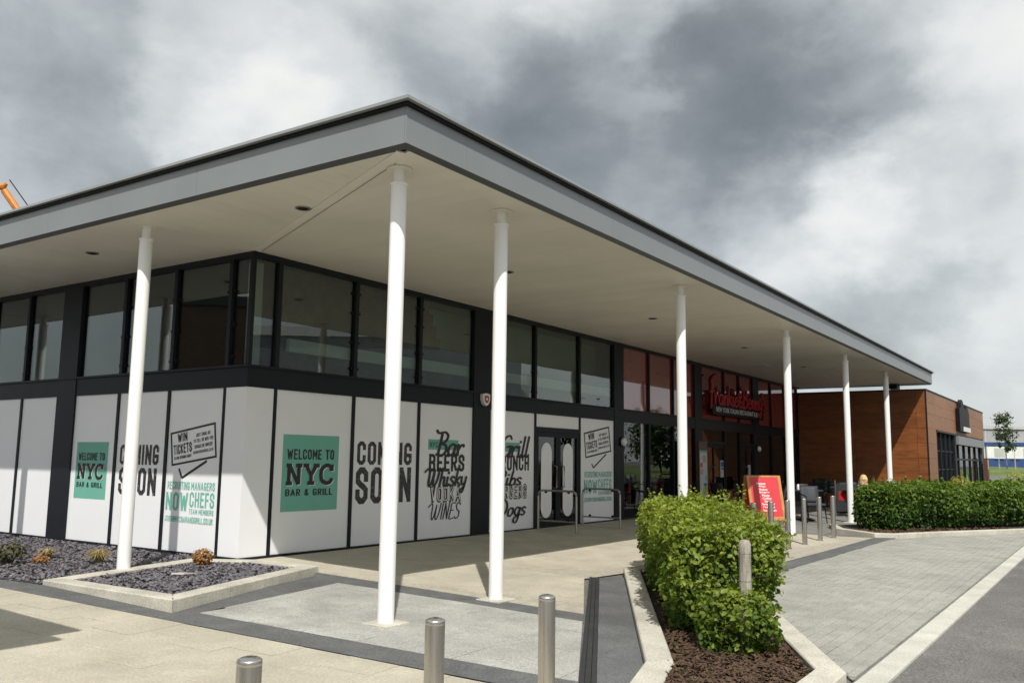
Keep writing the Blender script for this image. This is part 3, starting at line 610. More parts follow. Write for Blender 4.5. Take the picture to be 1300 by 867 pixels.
BLK = {'O': (BW, [_o]), 'C': (BW, [_c]), 'G': (BW, [_c[:-1]+[(BW,.42)],[(BW,.42),(BW*.55,.42)]]), 'I': (0, [[(0,0),(0,1)]]),
 'S': (BW, [[(BW,.72),(BW,1-BC),(BW-BC,1),(BC,1),(0,1-BC),(0,.64),(BC,.54),(BW-BC,.46),(BW,.36),(BW,BC),(BW-BC,0),(BC,0),(0,BC),(0,.28)]]),
 'M': (.5, [[(0,0),(0,1),(.25,.3),(.5,1),(.5,0)]]), 'N': (.4, [[(0,0),(0,1),(.4,0),(.4,1)]]), 'W': (.6, [[(0,1),(.14,0),(.3,.8),(.46,0),(.6,1)]]),
 'T': (.4, [[(0,1),(.4,1)],[(.2,1),(.2,0)]]), 'K': (BW, [[(0,0),(0,1)],[(BW,1),(.02,.42)],[(.12,.52),(BW,0)]]), 'E': (.32, [[(.32,1),(0,1),(0,0),(.32,0)],[(0,.52),(.27,.52)]]),
 'F': (.3, [[(.3,1),(0,1),(0,0)],[(0,.5),(.26,.5)]]), 'L': (.3, [[(0,1),(0,0),(.3,0)]]), 'U': (BW, [[(0,1),(0,BC),(BC,0),(BW-BC,0),(BW,BC),(BW,1)]]), 'V': (.4, [[(0,1),(.2,0),(.4,1)]]),
 'R': (BW, [[(0,0),(0,1),(BW-BC,1),(BW,1-BC),(BW,.6),(BW-BC,.48),(0,.48)],[(BW*.5,.48),(BW,0)]]), 'P': (BW, [[(0,0),(0,1),(BW-BC,1),(BW,1-BC),(BW,.58),(BW-BC,.46),(0,.46)]]),
 'B': (BW, [[(0,0),(0,1),(BW-BC,1),(BW,1-BC),(BW,.64),(BW-BC,.52),(0,.52)],[(BW-BC,.52),(BW,.4),(BW,BC),(BW-BC,0),(0,0)]]), 'D': (BW, [[(0,0),(0,1),(BW-BC,1),(BW,1-BC),(BW,BC),(BW-BC,0),(0,0)]]),
 'A': (.44, [[(0,0),(.22,1),(.44,0)],[(.09,.28),(.35,.28)]]), 'H': (BW, [[(0,0),(0,1)],[(BW,0),(BW,1)],[(0,.5),(BW,.5)]]), 'Y': (.42, [[(0,1),(.21,.48),(.42,1)],[(.21,.48),(.21,0)]]),
 'J': (.3, [[(.3,1),(.3,BC),(.3-BC,0),(BC*.6,0),(0,BC),(0,.26)]]), '.': (0, [[(0,0),(0,.06)]]), ' ': (.12, []), '&': (.42, [[(.42,0),(.08,.62),(.08,.86),(.2,1),(.3,.86),(.26,.66),(0,.34),(0,.12),(.12,0),(.24,.02),(.42,.36)]]),
 '@': (.5, [[(.36,.3),(.36,.68),(.16,.68),(.14,.32),(.36,.3),(.5,.34),(.5,.9),(.4,1),(.1,1),(0,.9),(0,.1),(.1,0),(.45,0)]])}
def block_pts(txt, wd=.17, gap=.13):
    """condensed block capitals as ribbons with mitred corners"""
    out_, x = [], 0.
    for ch in txt:
        w_, ss = BLK[ch]
        segs = []
        for s in ss:
            cur = [s[0]]
            for i in range(1, len(s)):
                cur.append(s[i])
                if i < len(s)-1:
                    a_ = np.subtract(s[i], s[i-1]); b_ = np.subtract(s[i+1], s[i])
                    if a_@b_/np.linalg.norm(a_)/np.linalg.norm(b_) < .3: segs.append(cur); cur = [s[i]]
            segs.append(cur)
        for s in segs:
            P = [np.array(q, float) for q in s]; n = len(P); closed = n > 2 and np.allclose(P[0], P[-1]); V = []
            for i in range(n):
                d1 = P[i]-P[i-1] if i else ((P[-1]-P[-2]) if closed else P[1]-P[0]); d2 = P[i+1]-P[i] if i < n-1 else ((P[1]-P[0]) if closed else P[-1]-P[-2])
                d1 = d1/np.linalg.norm(d1); d2 = d2/np.linalg.norm(d2); mm = np.array([-d1[1]-d2[1], d1[0]+d2[0]]); mm = mm/max(1e-6, np.linalg.norm(mm)); cs = max(.5, mm@np.array([-d1[1], d1[0]]))
                p = P[i].copy()
                if not closed and i == 0: p = p-d2*wd*.5*(.98 if abs(d2[1]) < .3 or abs(d2[0]) < .3 else .4)
                if not closed and i == n-1: p = p+d1*wd*.5*(.98 if abs(d1[1]) < .3 or abs(d1[0]) < .3 else .4)
                for sg in (1, -1): q = p+mm*wd*.5/cs*sg; V.append((q[0]+x, q[1]))
            V = np.array(V); V[:, 1] = np.clip(V[:, 1], -wd*.5, 1+wd*.5)
            out_.append((V, [(2*i, 2*i+1, 2*i+3, 2*i+2) for i in range(n-1)]))
        x += w_+wd+gap
    return out_
def cr(p, n=7):
    p = [np.array(q, float) for q in p]
    if len(p) == 2: return p
    o = []
    for i in range(len(p)-1):
        a = p[i-1] if i else 2*p[0]-p[1]; b, c = p[i], p[i+1]; d = p[i+2] if i+2 < len(p) else 2*p[-1]-p[-2]
        for k in range(n): t = k/n; o.append(.5*((2*b)+(c-a)*t+(2*a-5*b+4*c-d)*t*t+(3*b-a-3*c+d)*t**3))
    o.append(p[-1]); return o
def stroke_pts(tokens, wd=.11, slant=.0, var=.3, space=.0, cap=True):
    """word as separate ribbons: list of (verts, faces)"""
    out_, x = [], 0.
    for t in tokens:
        w_, ss = STK[t]
        for s in ss:
            P = cr(s); V = []; n = len(P)
            if cap and n >= 2:
                d0 = (P[0]-P[1])/max(1e-6, np.linalg.norm(P[0]-P[1])); d1 = (P[-1]-P[-2])/max(1e-6, np.linalg.norm(P[-1]-P[-2]))
                P = [P[0]+d0*wd*.35] + P + [P[-1]+d1*wd*.35]; n += 2
            for i, p in enumerate(P):
                d = P[min(i+1, n-1)]-P[max(i-1, 0)]; d = d/max(1e-6, np.linalg.norm(d)); nn = np.array([-d[1], d[0]])
                ww = wd*.5*(1 + var*abs(d[1]) - var*.6*abs(d[0]))
                if cap and i in (0, n-1): ww *= .55
                for sg in (1, -1): q = p+nn*ww*sg; V.append((q[0]+x+slant*q[1], q[1]))
            out_.append((np.array(V), [(2*i, 2*i+1, 2*i+3, 2*i+2) for i in range(n-1)]))
        x += w_+space
    return out_
def place(parts, quad, to3, step=.0004):
    """map 2-D parts so that their bounding box fills quad (bl, br, tl, tr) in wall coordinates"""
    A = np.concatenate([p[0] for p in parts]); lo, hi = A.min(0), A.max(0); bl, br, tl, tr = [np.array(q, float) for q in quad]; m = MB()
    for k, (v, f) in enumerate(parts):
        t = (v-lo)/(hi-lo); s, r = t[:, :1], t[:, 1:]
        q = (1-s)*(1-r)*bl + s*(1-r)*br + (1-s)*r*tl + s*r*tr
        m.add([to3(a, b, k*step) for a, b in q], f)
    return m
def rectq(h0, h1, z0, z1): return ((h0, z0), (h1, z0), (h0, z1), (h1, z1))
def to_front(off): return lambda h, z, k: (h, WY-off-k, z)
def to_left(off): return lambda h, z, k: (WY-off-k, h, z)
def print_text(parent, s, quad, mat, to3, bold=.02, space=1.): return place(block_pts(s, .11+bold*1.9), quad, to3, .00015).build('lettering', mat, parent)
def print_script(parent, toks, quad, mat, to3, **k): return place(stroke_pts(toks, **k), quad, to3).build('lettering', mat, parent)
def print_rect(parent, quad, mat, to3, name='printed_panel'):
    bl, br, tl, tr = quad; return MB().add([to3(*bl, 0), to3(*br, 0), to3(*tr, 0), to3(*tl, 0)], [(0, 1, 2, 3)]).build(name, mat, parent)

def nyc_block(P, h0, h1, z0, z1, T):
    """green square WELCOME TO / NYC / BAR & GRILL; h runs left to right as read"""
    Hh = lambda t: h0+(h1-h0)*t; Z = lambda t: z0+(z1-z0)*t
    print_rect(P, rectq(h0, h1, z0, z1), 'vinyl_green', T(.002), 'green_square')
    print_text(P, 'WELCOME TO', rectq(Hh(.075), Hh(.91), Z(.675), Z(.81)), 'vinyl_black', T(.004), .04)
    print_script(P, ['1N', '1Y', '1C'], rectq(Hh(.085), Hh(.925), Z(.325), Z(.615)), 'vinyl_white', T(.0035), wd=.2, var=.0, cap=False, space=.06)
    print_script(P, ['1N', '1Y', '1C'], rectq(Hh(.07), Hh(.91), Z(.335), Z(.625)), 'vinyl_black', T(.0065), wd=.2, var=.0, cap=False, space=.06)
    print_text(P, 'BAR & GRILL', rectq(Hh(.07), Hh(.90), Z(.20), Z(.29)), 'vinyl_black', T(.004), .04)
def tickets(P, bx, T, sgn, rec, jobs):
    """tilted speech-box plus green recruiting lines. bx = bl, br, tl, tr of the box"""
    bl, br, tl, tr = [np.array(q, float) for q in bx]
    Q = lambda s, r: tuple((1-s)*(1-r)*bl+s*(1-r)*br+(1-s)*r*tl+s*r*tr)
    t = .035
    for a, b_, c, d in ((0, 1, 0, t*1.7), (0, 1, 1-t*1.7, 1), (0, t, t*1.7, 1-t*1.7), (1-t, 1, t*1.7, 1-t*1.7)):
        print_rect(P, (Q(a, c), Q(b_, c), Q(a, d), Q(b_, d)), 'vinyl_black', T(.002), 'box_frame')
    qq = lambda s0, s1, r0, r1: (Q(s0, r0), Q(s1, r0), Q(s0, r1), Q(s1, r1))
    print_text(P, 'WIN', qq(.16, .38, .66, .92), 'vinyl_black', T(.002), .045)
    print_text(P, 'TICKETS', qq(.06, .47, .31, .60), 'vinyl_black', T(.002), .045)
    print_text(P, 'TO OUR OPENING NIGHT', qq(.06, .46, .16, .25), 'vinyl_black', T(.002), .03)
    print_text(P, 'JUST EMAIL US', qq(.57, .88, .70, .80), 'vinyl_black', T(.002), .035)
    print_text(P, 'TO TELL US WHY YOU', qq(.51, .94, .54, .64), 'vinyl_black', T(.002), .035)
    print_text(P, 'SHOULD BE INVITED', qq(.53, .92, .37, .47), 'vinyl_black', T(.002), .035)
    print_text(P, 'INFO@NYCBARANDGRILL.CO.UK', qq(.50, .94, .22, .30), 'vinyl_black', T(.002), .02)
    # tail of the speech box
    a, b_, c = rec['tail']
    m = MB()
    for p, q, k in ((a, b_, 0), (b_, c, .0005)):
        p = np.array(p); q = np.array(q); d = (q-p)/np.linalg.norm(q-p); nn = np.array([-d[1], d[0]])*.018
        m.add([T(.002)(*(p+nn), k), T(.002)(*(q+nn), k), T(.002)(*(q-nn), k), T(.002)(*(p-nn), k)], [(0, 1, 2, 3)])
    m.build('box_tail', 'vinyl_black', P)
    h0, h1, z1, z0 = rec['h0'], rec['h1'], rec['z1'], rec['z0']; H_ = lambda t: h0+(h1-h0)*t; Z = lambda t: z0+(z1-z0)*t
    g_ = 'ink_green_worn'
    print_text(P, 'RECRUITING', rectq(H_(.02), H_(.49), Z(.78), Z(.97)), g_, T(.002), .03)
    print_text(P, 'MANAGERS', rectq(H_(.52), H_(1), Z(.78), Z(.97)), g_, T(.002), .03)
    print_text(P, 'NOW', rectq(H_(0), H_(.47), Z(.27), Z(.71)), g_, T(.002), .045)
    print_text(P, 'CHEFS', rectq(H_(.50), H_(1), Z(.37), Z(.73)), g_, T(.002), .035)
    print_text(P, 'TEAM MEMBERS', rectq(H_(.50), H_(1), Z(.21), Z(.33)), g_, T(.002), .02)
    print_text(P, 'JOBS@NYCBARANDGRILL.CO.UK', rectq(H_(0), H_(1), Z(0), Z(.14)), g_, T(.002), .02)

# front panels
nyc_block(PF[1], .67, 1.72, .60, 1.645, to_front)
print_text(PF[2], 'COMING', rectq(2.10, 3.34, 1.235, 1.585), 'ink_worn', to_front(.002), .05)
print_text(PF[2], 'SOON', rectq(2.09, 3.34, .655, 1.20), 'ink_worn', to_front(.002), .05)
print_rect(PF[3], rectq(3.75, 4.56, 1.49, 1.66), 'vinyl_green', to_front(.002), 'green_strip')
print_text(PF[3], 'NYC', rectq(3.79, 4.0, 1.53, 1.62), 'vinyl_black', to_front(.004), .01)
BK = 'vinyl_black'
print_script(PF[3], 'Bar', rectq(3.93, 4.74, 1.38, 1.83), BK, to_front(.006), wd=.12, slant=.22)
print_text(PF[3], 'BEERS', rectq(3.78, 4.74, 1.13, 1.42), BK, to_front(.003), .05)
print_script(PF[3], 'Whisky', rectq(3.66, 4.82, .76, 1.20), BK, to_front(.012), wd=.12, slant=.2)
print_text(PF[3], 'VODKA', rectq(3.82, 4.66, .62, .89), BK, to_front(.003), .085)
print_text(PF[3], 'VODKA', rectq(3.845, 4.64, .645, .87), 'vinyl_white', to_front(.006), -.015)
print_script(PF[3], 'WINES', rectq(3.78, 4.66, .33, .63), BK, to_front(.006), wd=.075, slant=.2)
print_rect(PF[5], rectq(5.66, 6.46, 1.49, 1.66), 'vinyl_green', to_front(.002), 'green_strip')
print_text(PF[5], 'NYC', rectq(5.68, 5.86, 1.53, 1.62), BK, to_front(.004), .01)
print_script(PF[5], 'Grill', rectq(5.84, 6.82, 1.36, 1.80), BK, to_front(.006), wd=.11, slant=.2)
print_text(PF[5], 'BRUNCH', rectq(5.66, 6.79, 1.14, 1.42), BK, to_front(.003), .045)
print_script(PF[5], 'Ribs', rectq(5.72, 6.55, .85, 1.15), BK, to_front(.006), wd=.12, slant=.2)
print_text(PF[5], 'BURGERS', rectq(5.64, 6.72, .61, .89), BK, to_front(.003), .085)
print_text(PF[5], 'BURGERS', rectq(5.665, 6.70, .635, .87), 'vinyl_white', to_front(.006), -.015)
print_script(PF[5], 'Dogs', rectq(5.70, 6.70, .17, .62), BK, to_front(.012), wd=.11, slant=.2)
tickets(PF[7], ((9.00, 1.39), (10.17, 1.55), (8.92, 1.93), (10.06, 2.11)), to_front, 1, dict(tail=((9.27, 1.28), (9.34, 1.19), (9.93, 1.49)), h0=8.93, h1=10.17, z1=1.13, z0=.47), None)
# left panels (h decreases to the right as read)
nyc_block(PLf[3], 3.95, 3.10, .675, 1.525, to_left)
print_text(PLf[2], 'COMING', rectq(2.79, 1.84, 1.20, 1.485), 'ink_worn', to_left(.002), .05)
print_text(PLf[2], 'SOON', rectq(2.78, 1.86, .77, 1.155), 'ink_worn', to_left(.002), .05)
tickets(PLf[1], ((1.53, 1.19), (.555, 1.32), (1.60, 1.65), (.62, 1.79)), to_left, -1, dict(tail=((1.36, 1.16), (1.28, 1.035), (.76, 1.27)), h0=1.61, h1=.555, z1=1.0, z0=.44), None)

# ------------------------------------------------------------------ canopy roof
EX, EY, FXO, FYO = -1.875, -4.296, -1.93, -4.35
XE, YE = 25.12, 13.9
C_ = thing('canopy_roof', 'broad flat canopy roof with grey metal fascia and cream boarded underside', 'roof', (EX, EY, 4.06))
def cbuild(m, name, mat, parent=C_, **k):
    if parent is C_: m.v = [(x-EX, y-EY, z-4.06) for x, y, z in m.v]
    return m.build(name, mat, parent, **k)
cbuild(MB().box(FXO+.02, XE+.03, FYO+.02, YE, 4.10, 4.42), 'roof_deck', 'roof_dark')
# soffit boards laid square to each facade, mitred on the hip
m = MB(); gp = .0025; bw = .30
hipF = ccw([(EX, EY), (XE, EY), (XE, .0), (0, 0)]); hipL = ccw([(EX, EY), (0, 0), (0, YE), (EX, YE)])
full_f = MB().box(gp/2, bw-gp/2, EY, 0, 0, .014).mesh('soffit_board', 'soffit')
k = math.floor(EX/bw)
while k*bw < XE:
    q = clip([(k*bw+gp/2, EY), ((k+1)*bw-gp/2, EY), ((k+1)*bw-gp/2, 0), (k*bw+gp/2, 0)], hipF)
    if len(q) >= 3 and area(q) > .01:
        if k >= 0 and (k+1)*bw < XE: link('soffit_board', full_f, C_, loc=(k*bw-EX, -EY, rnd.uniform(-.0012, .0012)))
        else: cbuild(MB().prism(q, 4.06, 4.074), 'soffit_board', 'soffit')
    k += 1
k = math.floor(EY/bw)
full_l = MB().box(EX, 0, gp/2, bw-gp/2, 0, .014).mesh('soffit_board', 'soffit')
while k*bw < YE:
    q = clip([(EX, k*bw+gp/2), (0, k*bw+gp/2), (0, (k+1)*bw-gp/2), (EX, (k+1)*bw-gp/2)], hipL)
    if len(q) >= 3 and area(q) > .01:
        if k >= 0 and (k+1)*bw < YE: link('soffit_board', full_l, C_, loc=(-EX, k*bw-EY, rnd.uniform(-.0012, .0012)))
        else: cbuild(MB().prism(q, 4.06, 4.074), 'soffit_board', 'soffit')
    k += 1
hd = Vector((EX, EY, 0)).normalized(); hn = Vector((-hd.y, hd.x, 0)); hl = math.hypot(EX, EY)
cbuild(MB().prism(ccw([tuple((hd*.1+hn*.045).xy), tuple((hd*(hl-.08)+hn*.045).xy), tuple((hd*(hl-.08)-hn*.045).xy), tuple((hd*.1-hn*.045).xy)]), 4.045, 4.0595), 'hip_trim', 'soffit_trim')
cbuild(MB().prism(ccw([tuple((hd*.05+hn*.10).xy), tuple((hd*(hl-.4)+hn*.10).xy), tuple((hd*(hl-.4)+hn*.093).xy), tuple((hd*.05+hn*.093).xy)]), 4.0575, 4.0598), 'hip_joint', 'drip')
# drip edge, fascia panels, coping
cbuild(MB().add([(FXO, FYO, 4.088), (XE+.05, FYO, 4.088), (XE+.05, EY, 4.052), (EX, EY, 4.052), (EX, EY, 4.10), (XE+.05, EY, 4.10)], [(0, 1, 2, 3), (3, 2, 5, 4)]), 'drip_edge', 'drip')
cbuild(MB().add([(FXO, FYO, 4.088), (EX, EY, 4.052), (EX, YE, 4.052), (FXO, YE, 4.088), (EX, EY, 4.10), (EX, YE, 4.10)], [(0, 1, 2, 3), (1, 4, 5, 2)]), 'drip_edge', 'drip')
cbuild(MB().box(XE, XE+.05, EY, YE, 4.052, 4.10), 'drip_edge', 'drip')
x = FXO
for x1 in (-1.05, 1.95, 4.95, 7.95, 10.95, 13.95, 16.95, 19.95, 22.95, XE+.05):
    cbuild(MB().box(x+.0015, x1-.0015, FYO, FYO+.02, 4.088, 4.4245), 'fascia_panel', 'fascia'); x = x1
y = FYO+.0205
for y1 in (-1.4, 1.6, 4.6, 7.6, 10.6, YE):
    cbuild(MB().box(FXO, FXO+.02, y+.0015, y1-.0015, 4.088, 4.4245), 'fascia_panel', 'fascia'); y = y1
cbuild(MB().box(XE+.03, XE+.05, FYO+.021, YE, 4.0885, 4.424), 'fascia_panel', 'fascia')
oh = .075
cbuild(MB().box(FXO-oh, XE+.12, FYO-oh, YE, 4.4605, 4.49), 'coping', 'coping')
cbuild(MB().box(FXO-.03, XE+.08, FYO-.03, YE-.01, 4.425, 4.46), 'shade_strip', 'black_metal')  # black strip painted in as the shadow line under the coping
dl = MB().lathe((0, 0), [(.085, -.012), (.085, 0), (.06, .004)], 20); dl2 = MB().lathe((0, 0), [(.058, -.014), (.058, -.004)], 16)
dme, dme2 = dl.mesh('downlight', 'steel_rail', True), dl2.mesh('lens', 'black_metal', True)
for (dx, dy) in ((-1.06, -2.1), (-1.08, 2.02), (-1.08, 6.1), (2.83, -2.17), (7.72, -2.18), (12.72, -2.21), (17.6, -2.2), (22.4, -2.2)):
    d = link('downlight', dme, C_, loc=(dx-EX, dy-EY, 0)); link('lens', dme2, d)
for (dx, dy) in ((16.7, -1.15), (20.6, -1.75), (18.6, -2.6)):
    cbuild(MB().box(dx-.3, dx+.3, dy-.3, dy+.3, 4.046, 4.0585), 'access_hatch', 'lamp_white')
# stub post between canopy end and timber wall
cbuild(MB().box(24.25, 24.75, -3.4, -3.1, 3.9, 4.06), 'end_stub', 'black_metal')

# columns
def column(x, y, z0, label, pad=True):
    c = thing('canopy_column', label, 'column', (x, y, z0), 0, 'white canopy columns'); H = 3.907-z0
    MB().lathe((0, 0), [(.075, -.05 if not pad else .012), (.075, H-.02), (.074, H-.012)], 32).build('shaft', 'column_white', c, smooth=True)
    MB().lathe((0, 0), [(.075, H-.026), (.084, H-.02), (.086, H), (.05, H+.003)], 32).build('collar', 'column_white', c, smooth=True)
    MB().lathe((0, 0), [(.054, H), (.054, 4.045-z0)], 24).build('neck', 'column_white', c, smooth=True)
    MB().lathe((0, 0), [(.12, 4.045-z0), (.12, 4.057-z0)], 28).build('ceiling_plate', 'soffit_trim', c, smooth=True)
    if pad: MB().cbox(-.15, .15, -.15, .15, -.05, .03, .006).build('base_pad', 'concrete_kerb', c)
    return c
column(-1.49, .14, .02, 'white column rising from the slate bed inside the kerbed planter', False)
column(-1.49, -3.89, gz(-1.49, -3.89), 'white column under the canopy corner, standing on the grey paving behind the bollards')
column(.20, -3.89, gz(.2, -3.89), 'white column on the beige paving just behind the dark paving band')
column(5.08, -3.89, gz(5, -3.89), 'white column rising behind the near hedge in front of the menu board')
column(10.46, -3.89, gz(10.4, -3.89), 'white column beside the red sandwich board and the row of bollards')
column(15.26, -3.89, gz(15, -3.89), 'white column at the left end of the long hedge, in front of the timber wall')
column(20.0, -3.89, gz(20, -3.89), 'farthest white column, behind the long hedge near the timber wall corner')
column(-1.49, 4.22, .02, 'white column of the left eave, next beyond the planter', False)
column(-1.49, 8.3, .02, 'white column of the left eave, farthest along the slate bed', False)

# ------------------------------------------------------------------ small things on the facade
al = thing('alarm_box', 'white shield shaped alarm box with red emblem on the dark pilaster', 'alarm', (5.235, -.02, 2.41)); al.scale = (.8, .8, .8)
sh = lambda s: [(-.13*s, .11*s), (0, .13*s), (.13*s, .11*s), (.13*s, -.02*s), (.08*s, -.11*s), (0, -.15*s), (-.08*s, -.11*s), (-.13*s, -.02*s)]
def shield(s, y0, y1):
    p = sh(s); n = len(p); return MB().add([(x, y0, z) for x, z in p]+[(x, y1, z) for x, z in p], [tuple(range(n)), tuple(range(2*n-1, n-1, -1))]+[(i, n+i, n+(i+1) % n, (i+1) % n) for i in range(n)])
shield(1, -.08, .005).build('case', 'vinyl_white', al); shield(.62, -.084, -.0805).build('emblem', 'sign_red', al); shield(.25, -.087, -.0845).build('emblem_centre', 'vinyl_white', al)
for x, lb in ((10.62, 'round white bulkhead light on the pilaster left of the red glass'), (19.92, 'round white bulkhead light on the pilaster right of the entrance')):
    t = thing('wall_light', lb, 'light', (x, -.012, 1.78), 0, 'round wall lights')
    MB().lathe((0, 0), [(.11, 0), (.11, .03), (.1, .035)], 20).build('back_plate', 'black_metal', t, smooth=True).rotation_euler = (R(90), 0, 0)
    MB().lathe((0, 0), [(.09, .035), (.095, .06), (.08, .1), (.045, .12)], 20).build('globe', 'lamp_white', t, smooth=True).rotation_euler = (R(90), 0, 0)
# the red script sign
sg = thing('restaurant_sign', 'red handwritten style sign with a black strip of white capitals above the entrance', 'sign', (15.6, -.1, 2.8))
def sign3(off): return lambda h, z, k: (h-15.6, -.12-off-k+.1, z-2.8)
wordm = place(stroke_pts("Frankie&Benny's", wd=.085, slant=.04, var=.2, space=.0), rectq(15.62, 20.35, 2.74, 3.82), sign3(.06), .0008).build('lettering', 'sign_red', sg)
so = wordm.modifiers.new('depth', 'SOLIDIFY'); so.thickness = .04; so.offset = -1
bk = place(stroke_pts("Frankie&Benny's", wd=.11, slant=.04, var=.2, space=.0), rectq(15.58, 20.39, 2.72, 3.84), sign3(0), .0004).build('backing', 'black_metal', sg)
so = bk.modifiers.new('depth', 'SOLIDIFY'); so.thickness = .01; so.offset = -1
st = MB().box(.3, 4.6, -.05, -.01, -.12, .16).build('strip', 'black_metal', sg)
place([text_pts('NEW YORK ITALIAN RESTAURANT & BAR', .012)], rectq(16.15, 19.85, 2.76, 2.90), lambda h, z, k: (h-15.6, -.053, z-2.8)).build('lettering', 'vinyl_white', st)
for x in (.35, 2.2, 4.4): MB().box(x-.02, x+.02, -.01, .098, -.05, .02).build('bracket', 'black_metal', sg)

# ------------------------------------------------------------------ rails, bollards, posts
def hoop(x, y0, y1, label):
    z0 = gz(x, y1)+.016; t = thing('door_rail', label, 'rail', (x, y0, z0), 0, 'hoop rails beside the double door'); L_ = y1-y0; r = .1; pts = [(0, 0, 0), (0, 0, .77-r)]
    for k in range(1, 6): a = R(90)*k/5; pts.append((0, -(r-r*math.cos(a)), .77-r+r*math.sin(a)))
    for k in range(1, 6): a = R(90)*k/5; pts.append((0, L_+r-r*math.sin(a), .77-r+r*math.cos(a)))
    pts += [(0, L_, .6), (0, L_, 0)]
    MB().tube(pts, .021, 10).build('hoop', 'steel_rail', t, smooth=True)
    MB().tube([(0, -.01, .2), (0, L_+.01, .2)], .016, 8).build('lower_bar', 'steel_rail', t, smooth=True)
    for yy in (.2*L_, .8*L_):
        for zz_ in (.2, .77): MB().box(-.015, .015, yy-.02, yy+.02, zz_-.05 if zz_ > .5 else zz_+.01, zz_-.015 if zz_ > .5 else zz_+.05).build('panel_clip', 'black_metal', t)
hoop(6.93, -.12, -.96, 'brushed steel hoop rail on the left of the double door'); hoop(8.60, -.14, -1.01, 'brushed steel hoop rail on the right of the double door')
def bollard(x, y, label, r=.055, h=.83):
    t = thing('steel_bollard', label, 'bollard', (x, y, gz(x, y)+.014), 0, 'brushed steel bollards')
    MB().lathe((0, 0), [(r, 0), (r, h-.035), (r*.985, h-.028)], 32).build('tube', 'steel', t, smooth=True)
    MB().lathe((0, 0), [(r*.985, h-.028), (r*1.0, h-.026), (r*1.0, h-.014), (r*.96, h-.009), (r*.7, h-.002), (r*.35, h+.002), (.003, h+.003)], 32).build('cap', 'steel', t, smooth=True)
    MB().lathe((0, 0), [(r*1.25, 0), (r*1.25, .004), (r, .005)], 24).build('ground_flange', 'steel_rail', t, smooth=True)
for x, y, lb in ((-5.30, -6.67, 'brushed steel bollard at the bottom edge, leftmost and nearest of the three'),
                 (-4.27, -6.70, 'brushed steel bollard in the middle of the three in the foreground'),
                 (-3.35, -6.73, 'brushed steel bollard nearest the black drainage channel'),
                 (6.45, -4.50, 'far steel bollard behind the hedge top, left of the sandwich board'),
                 (7.22, -4.53, 'far steel bollard in front of the red sandwich board'),
                 (8.02, -4.56, 'far steel bollard just left of the white column beyond the hedge'),
                 (8.97, -4.57, 'far steel bollard just right of the white column beyond the hedge'),
                 (9.95, -4.58, 'far steel bollard in front of the grey chair, second from the long hedge'),
                 (10.82, -4.61, 'far steel bollard closest to the long hedge')):
    bollard(x, y, lb, .046)

# ------------------------------------------------------------------ foliage helper
def leaf_mesh(name, P, Nn, size, tint, mat, r, aspect=.62, fold=.10, droop=.3):
    """P points, Nn leaf normals (n,3) -> folded four-triangle leaves"""
    n = len(P); Nn = Nn/np.linalg.norm(Nn, axis=1, keepdims=True)
    a = r.normal(size=(n, 3)); a -= (a*Nn).sum(1, keepdims=True)*Nn; a /= np.linalg.norm(a, axis=1, keepdims=True); b = np.cross(Nn, a)
    s = size[:, None]; W = s*aspect*.5
    base = P-a*s*.5; tip = P+a*s*.5-Nn*s*droop*.5; m1 = P-a*s*.16+Nn*s*.03; m2 = P+a*s*.2-Nn*s*droop*.12
    l1 = P-a*s*.2+b*W*.86+Nn*s*fold; l2 = P+a*s*.16+b*W*.9+Nn*s*(fold-droop*.1); q1 = P-a*s*.2-b*W*.86+Nn*s*fold; q2 = P+a*s*.16-b*W*.9+Nn*s*(fold-droop*.1)
    V = np.stack([base, m1, m2, tip, l1, l2, q1, q2], 1).reshape(-1, 3); k = np.arange(n)*8
    T8 = ((0, 1, 4), (4, 1, 2), (4, 2, 5), (5, 2, 3), (0, 6, 1), (6, 7, 2), (6, 2, 1), (7, 3, 2))
    F = np.stack([np.stack([k+a_, k+b_, k+c_], 1) for a_, b_, c_ in T8], 1).reshape(-1, 3)
    me = bpy.data.meshes.new(name); me.vertices.add(len(V)); me.vertices.foreach_set('co', V.ravel()); me.loops.add(F.size); me.loops.foreach_set('vertex_index', F.ravel().astype(np.int32))
    me.polygons.add(len(F)); me.polygons.foreach_set('loop_start', (np.arange(len(F))*3).astype(np.int32)); me.polygons.foreach_set('loop_total', np.full(len(F), 3, np.int32))
    me.update(calc_edges=True); me.validate()
    at = me.attributes.new('tint', 'FLOAT', 'FACE'); at.data.foreach_set('value', np.repeat(np.clip(tint, 0, 1), 8).astype(np.float32))
    me.materials.append(MATS[mat]); return me
def bumps(p, seed):
    r = np.random.default_rng(seed); o = np.zeros(len(p))
    for k in range(9):
        f = r.normal(size=3)*r.uniform(2.0, 6.5); o += np.sin(p@f + r.uniform(0, 6.28))/(1+.12*np.linalg.norm(f))
    return o/3.2
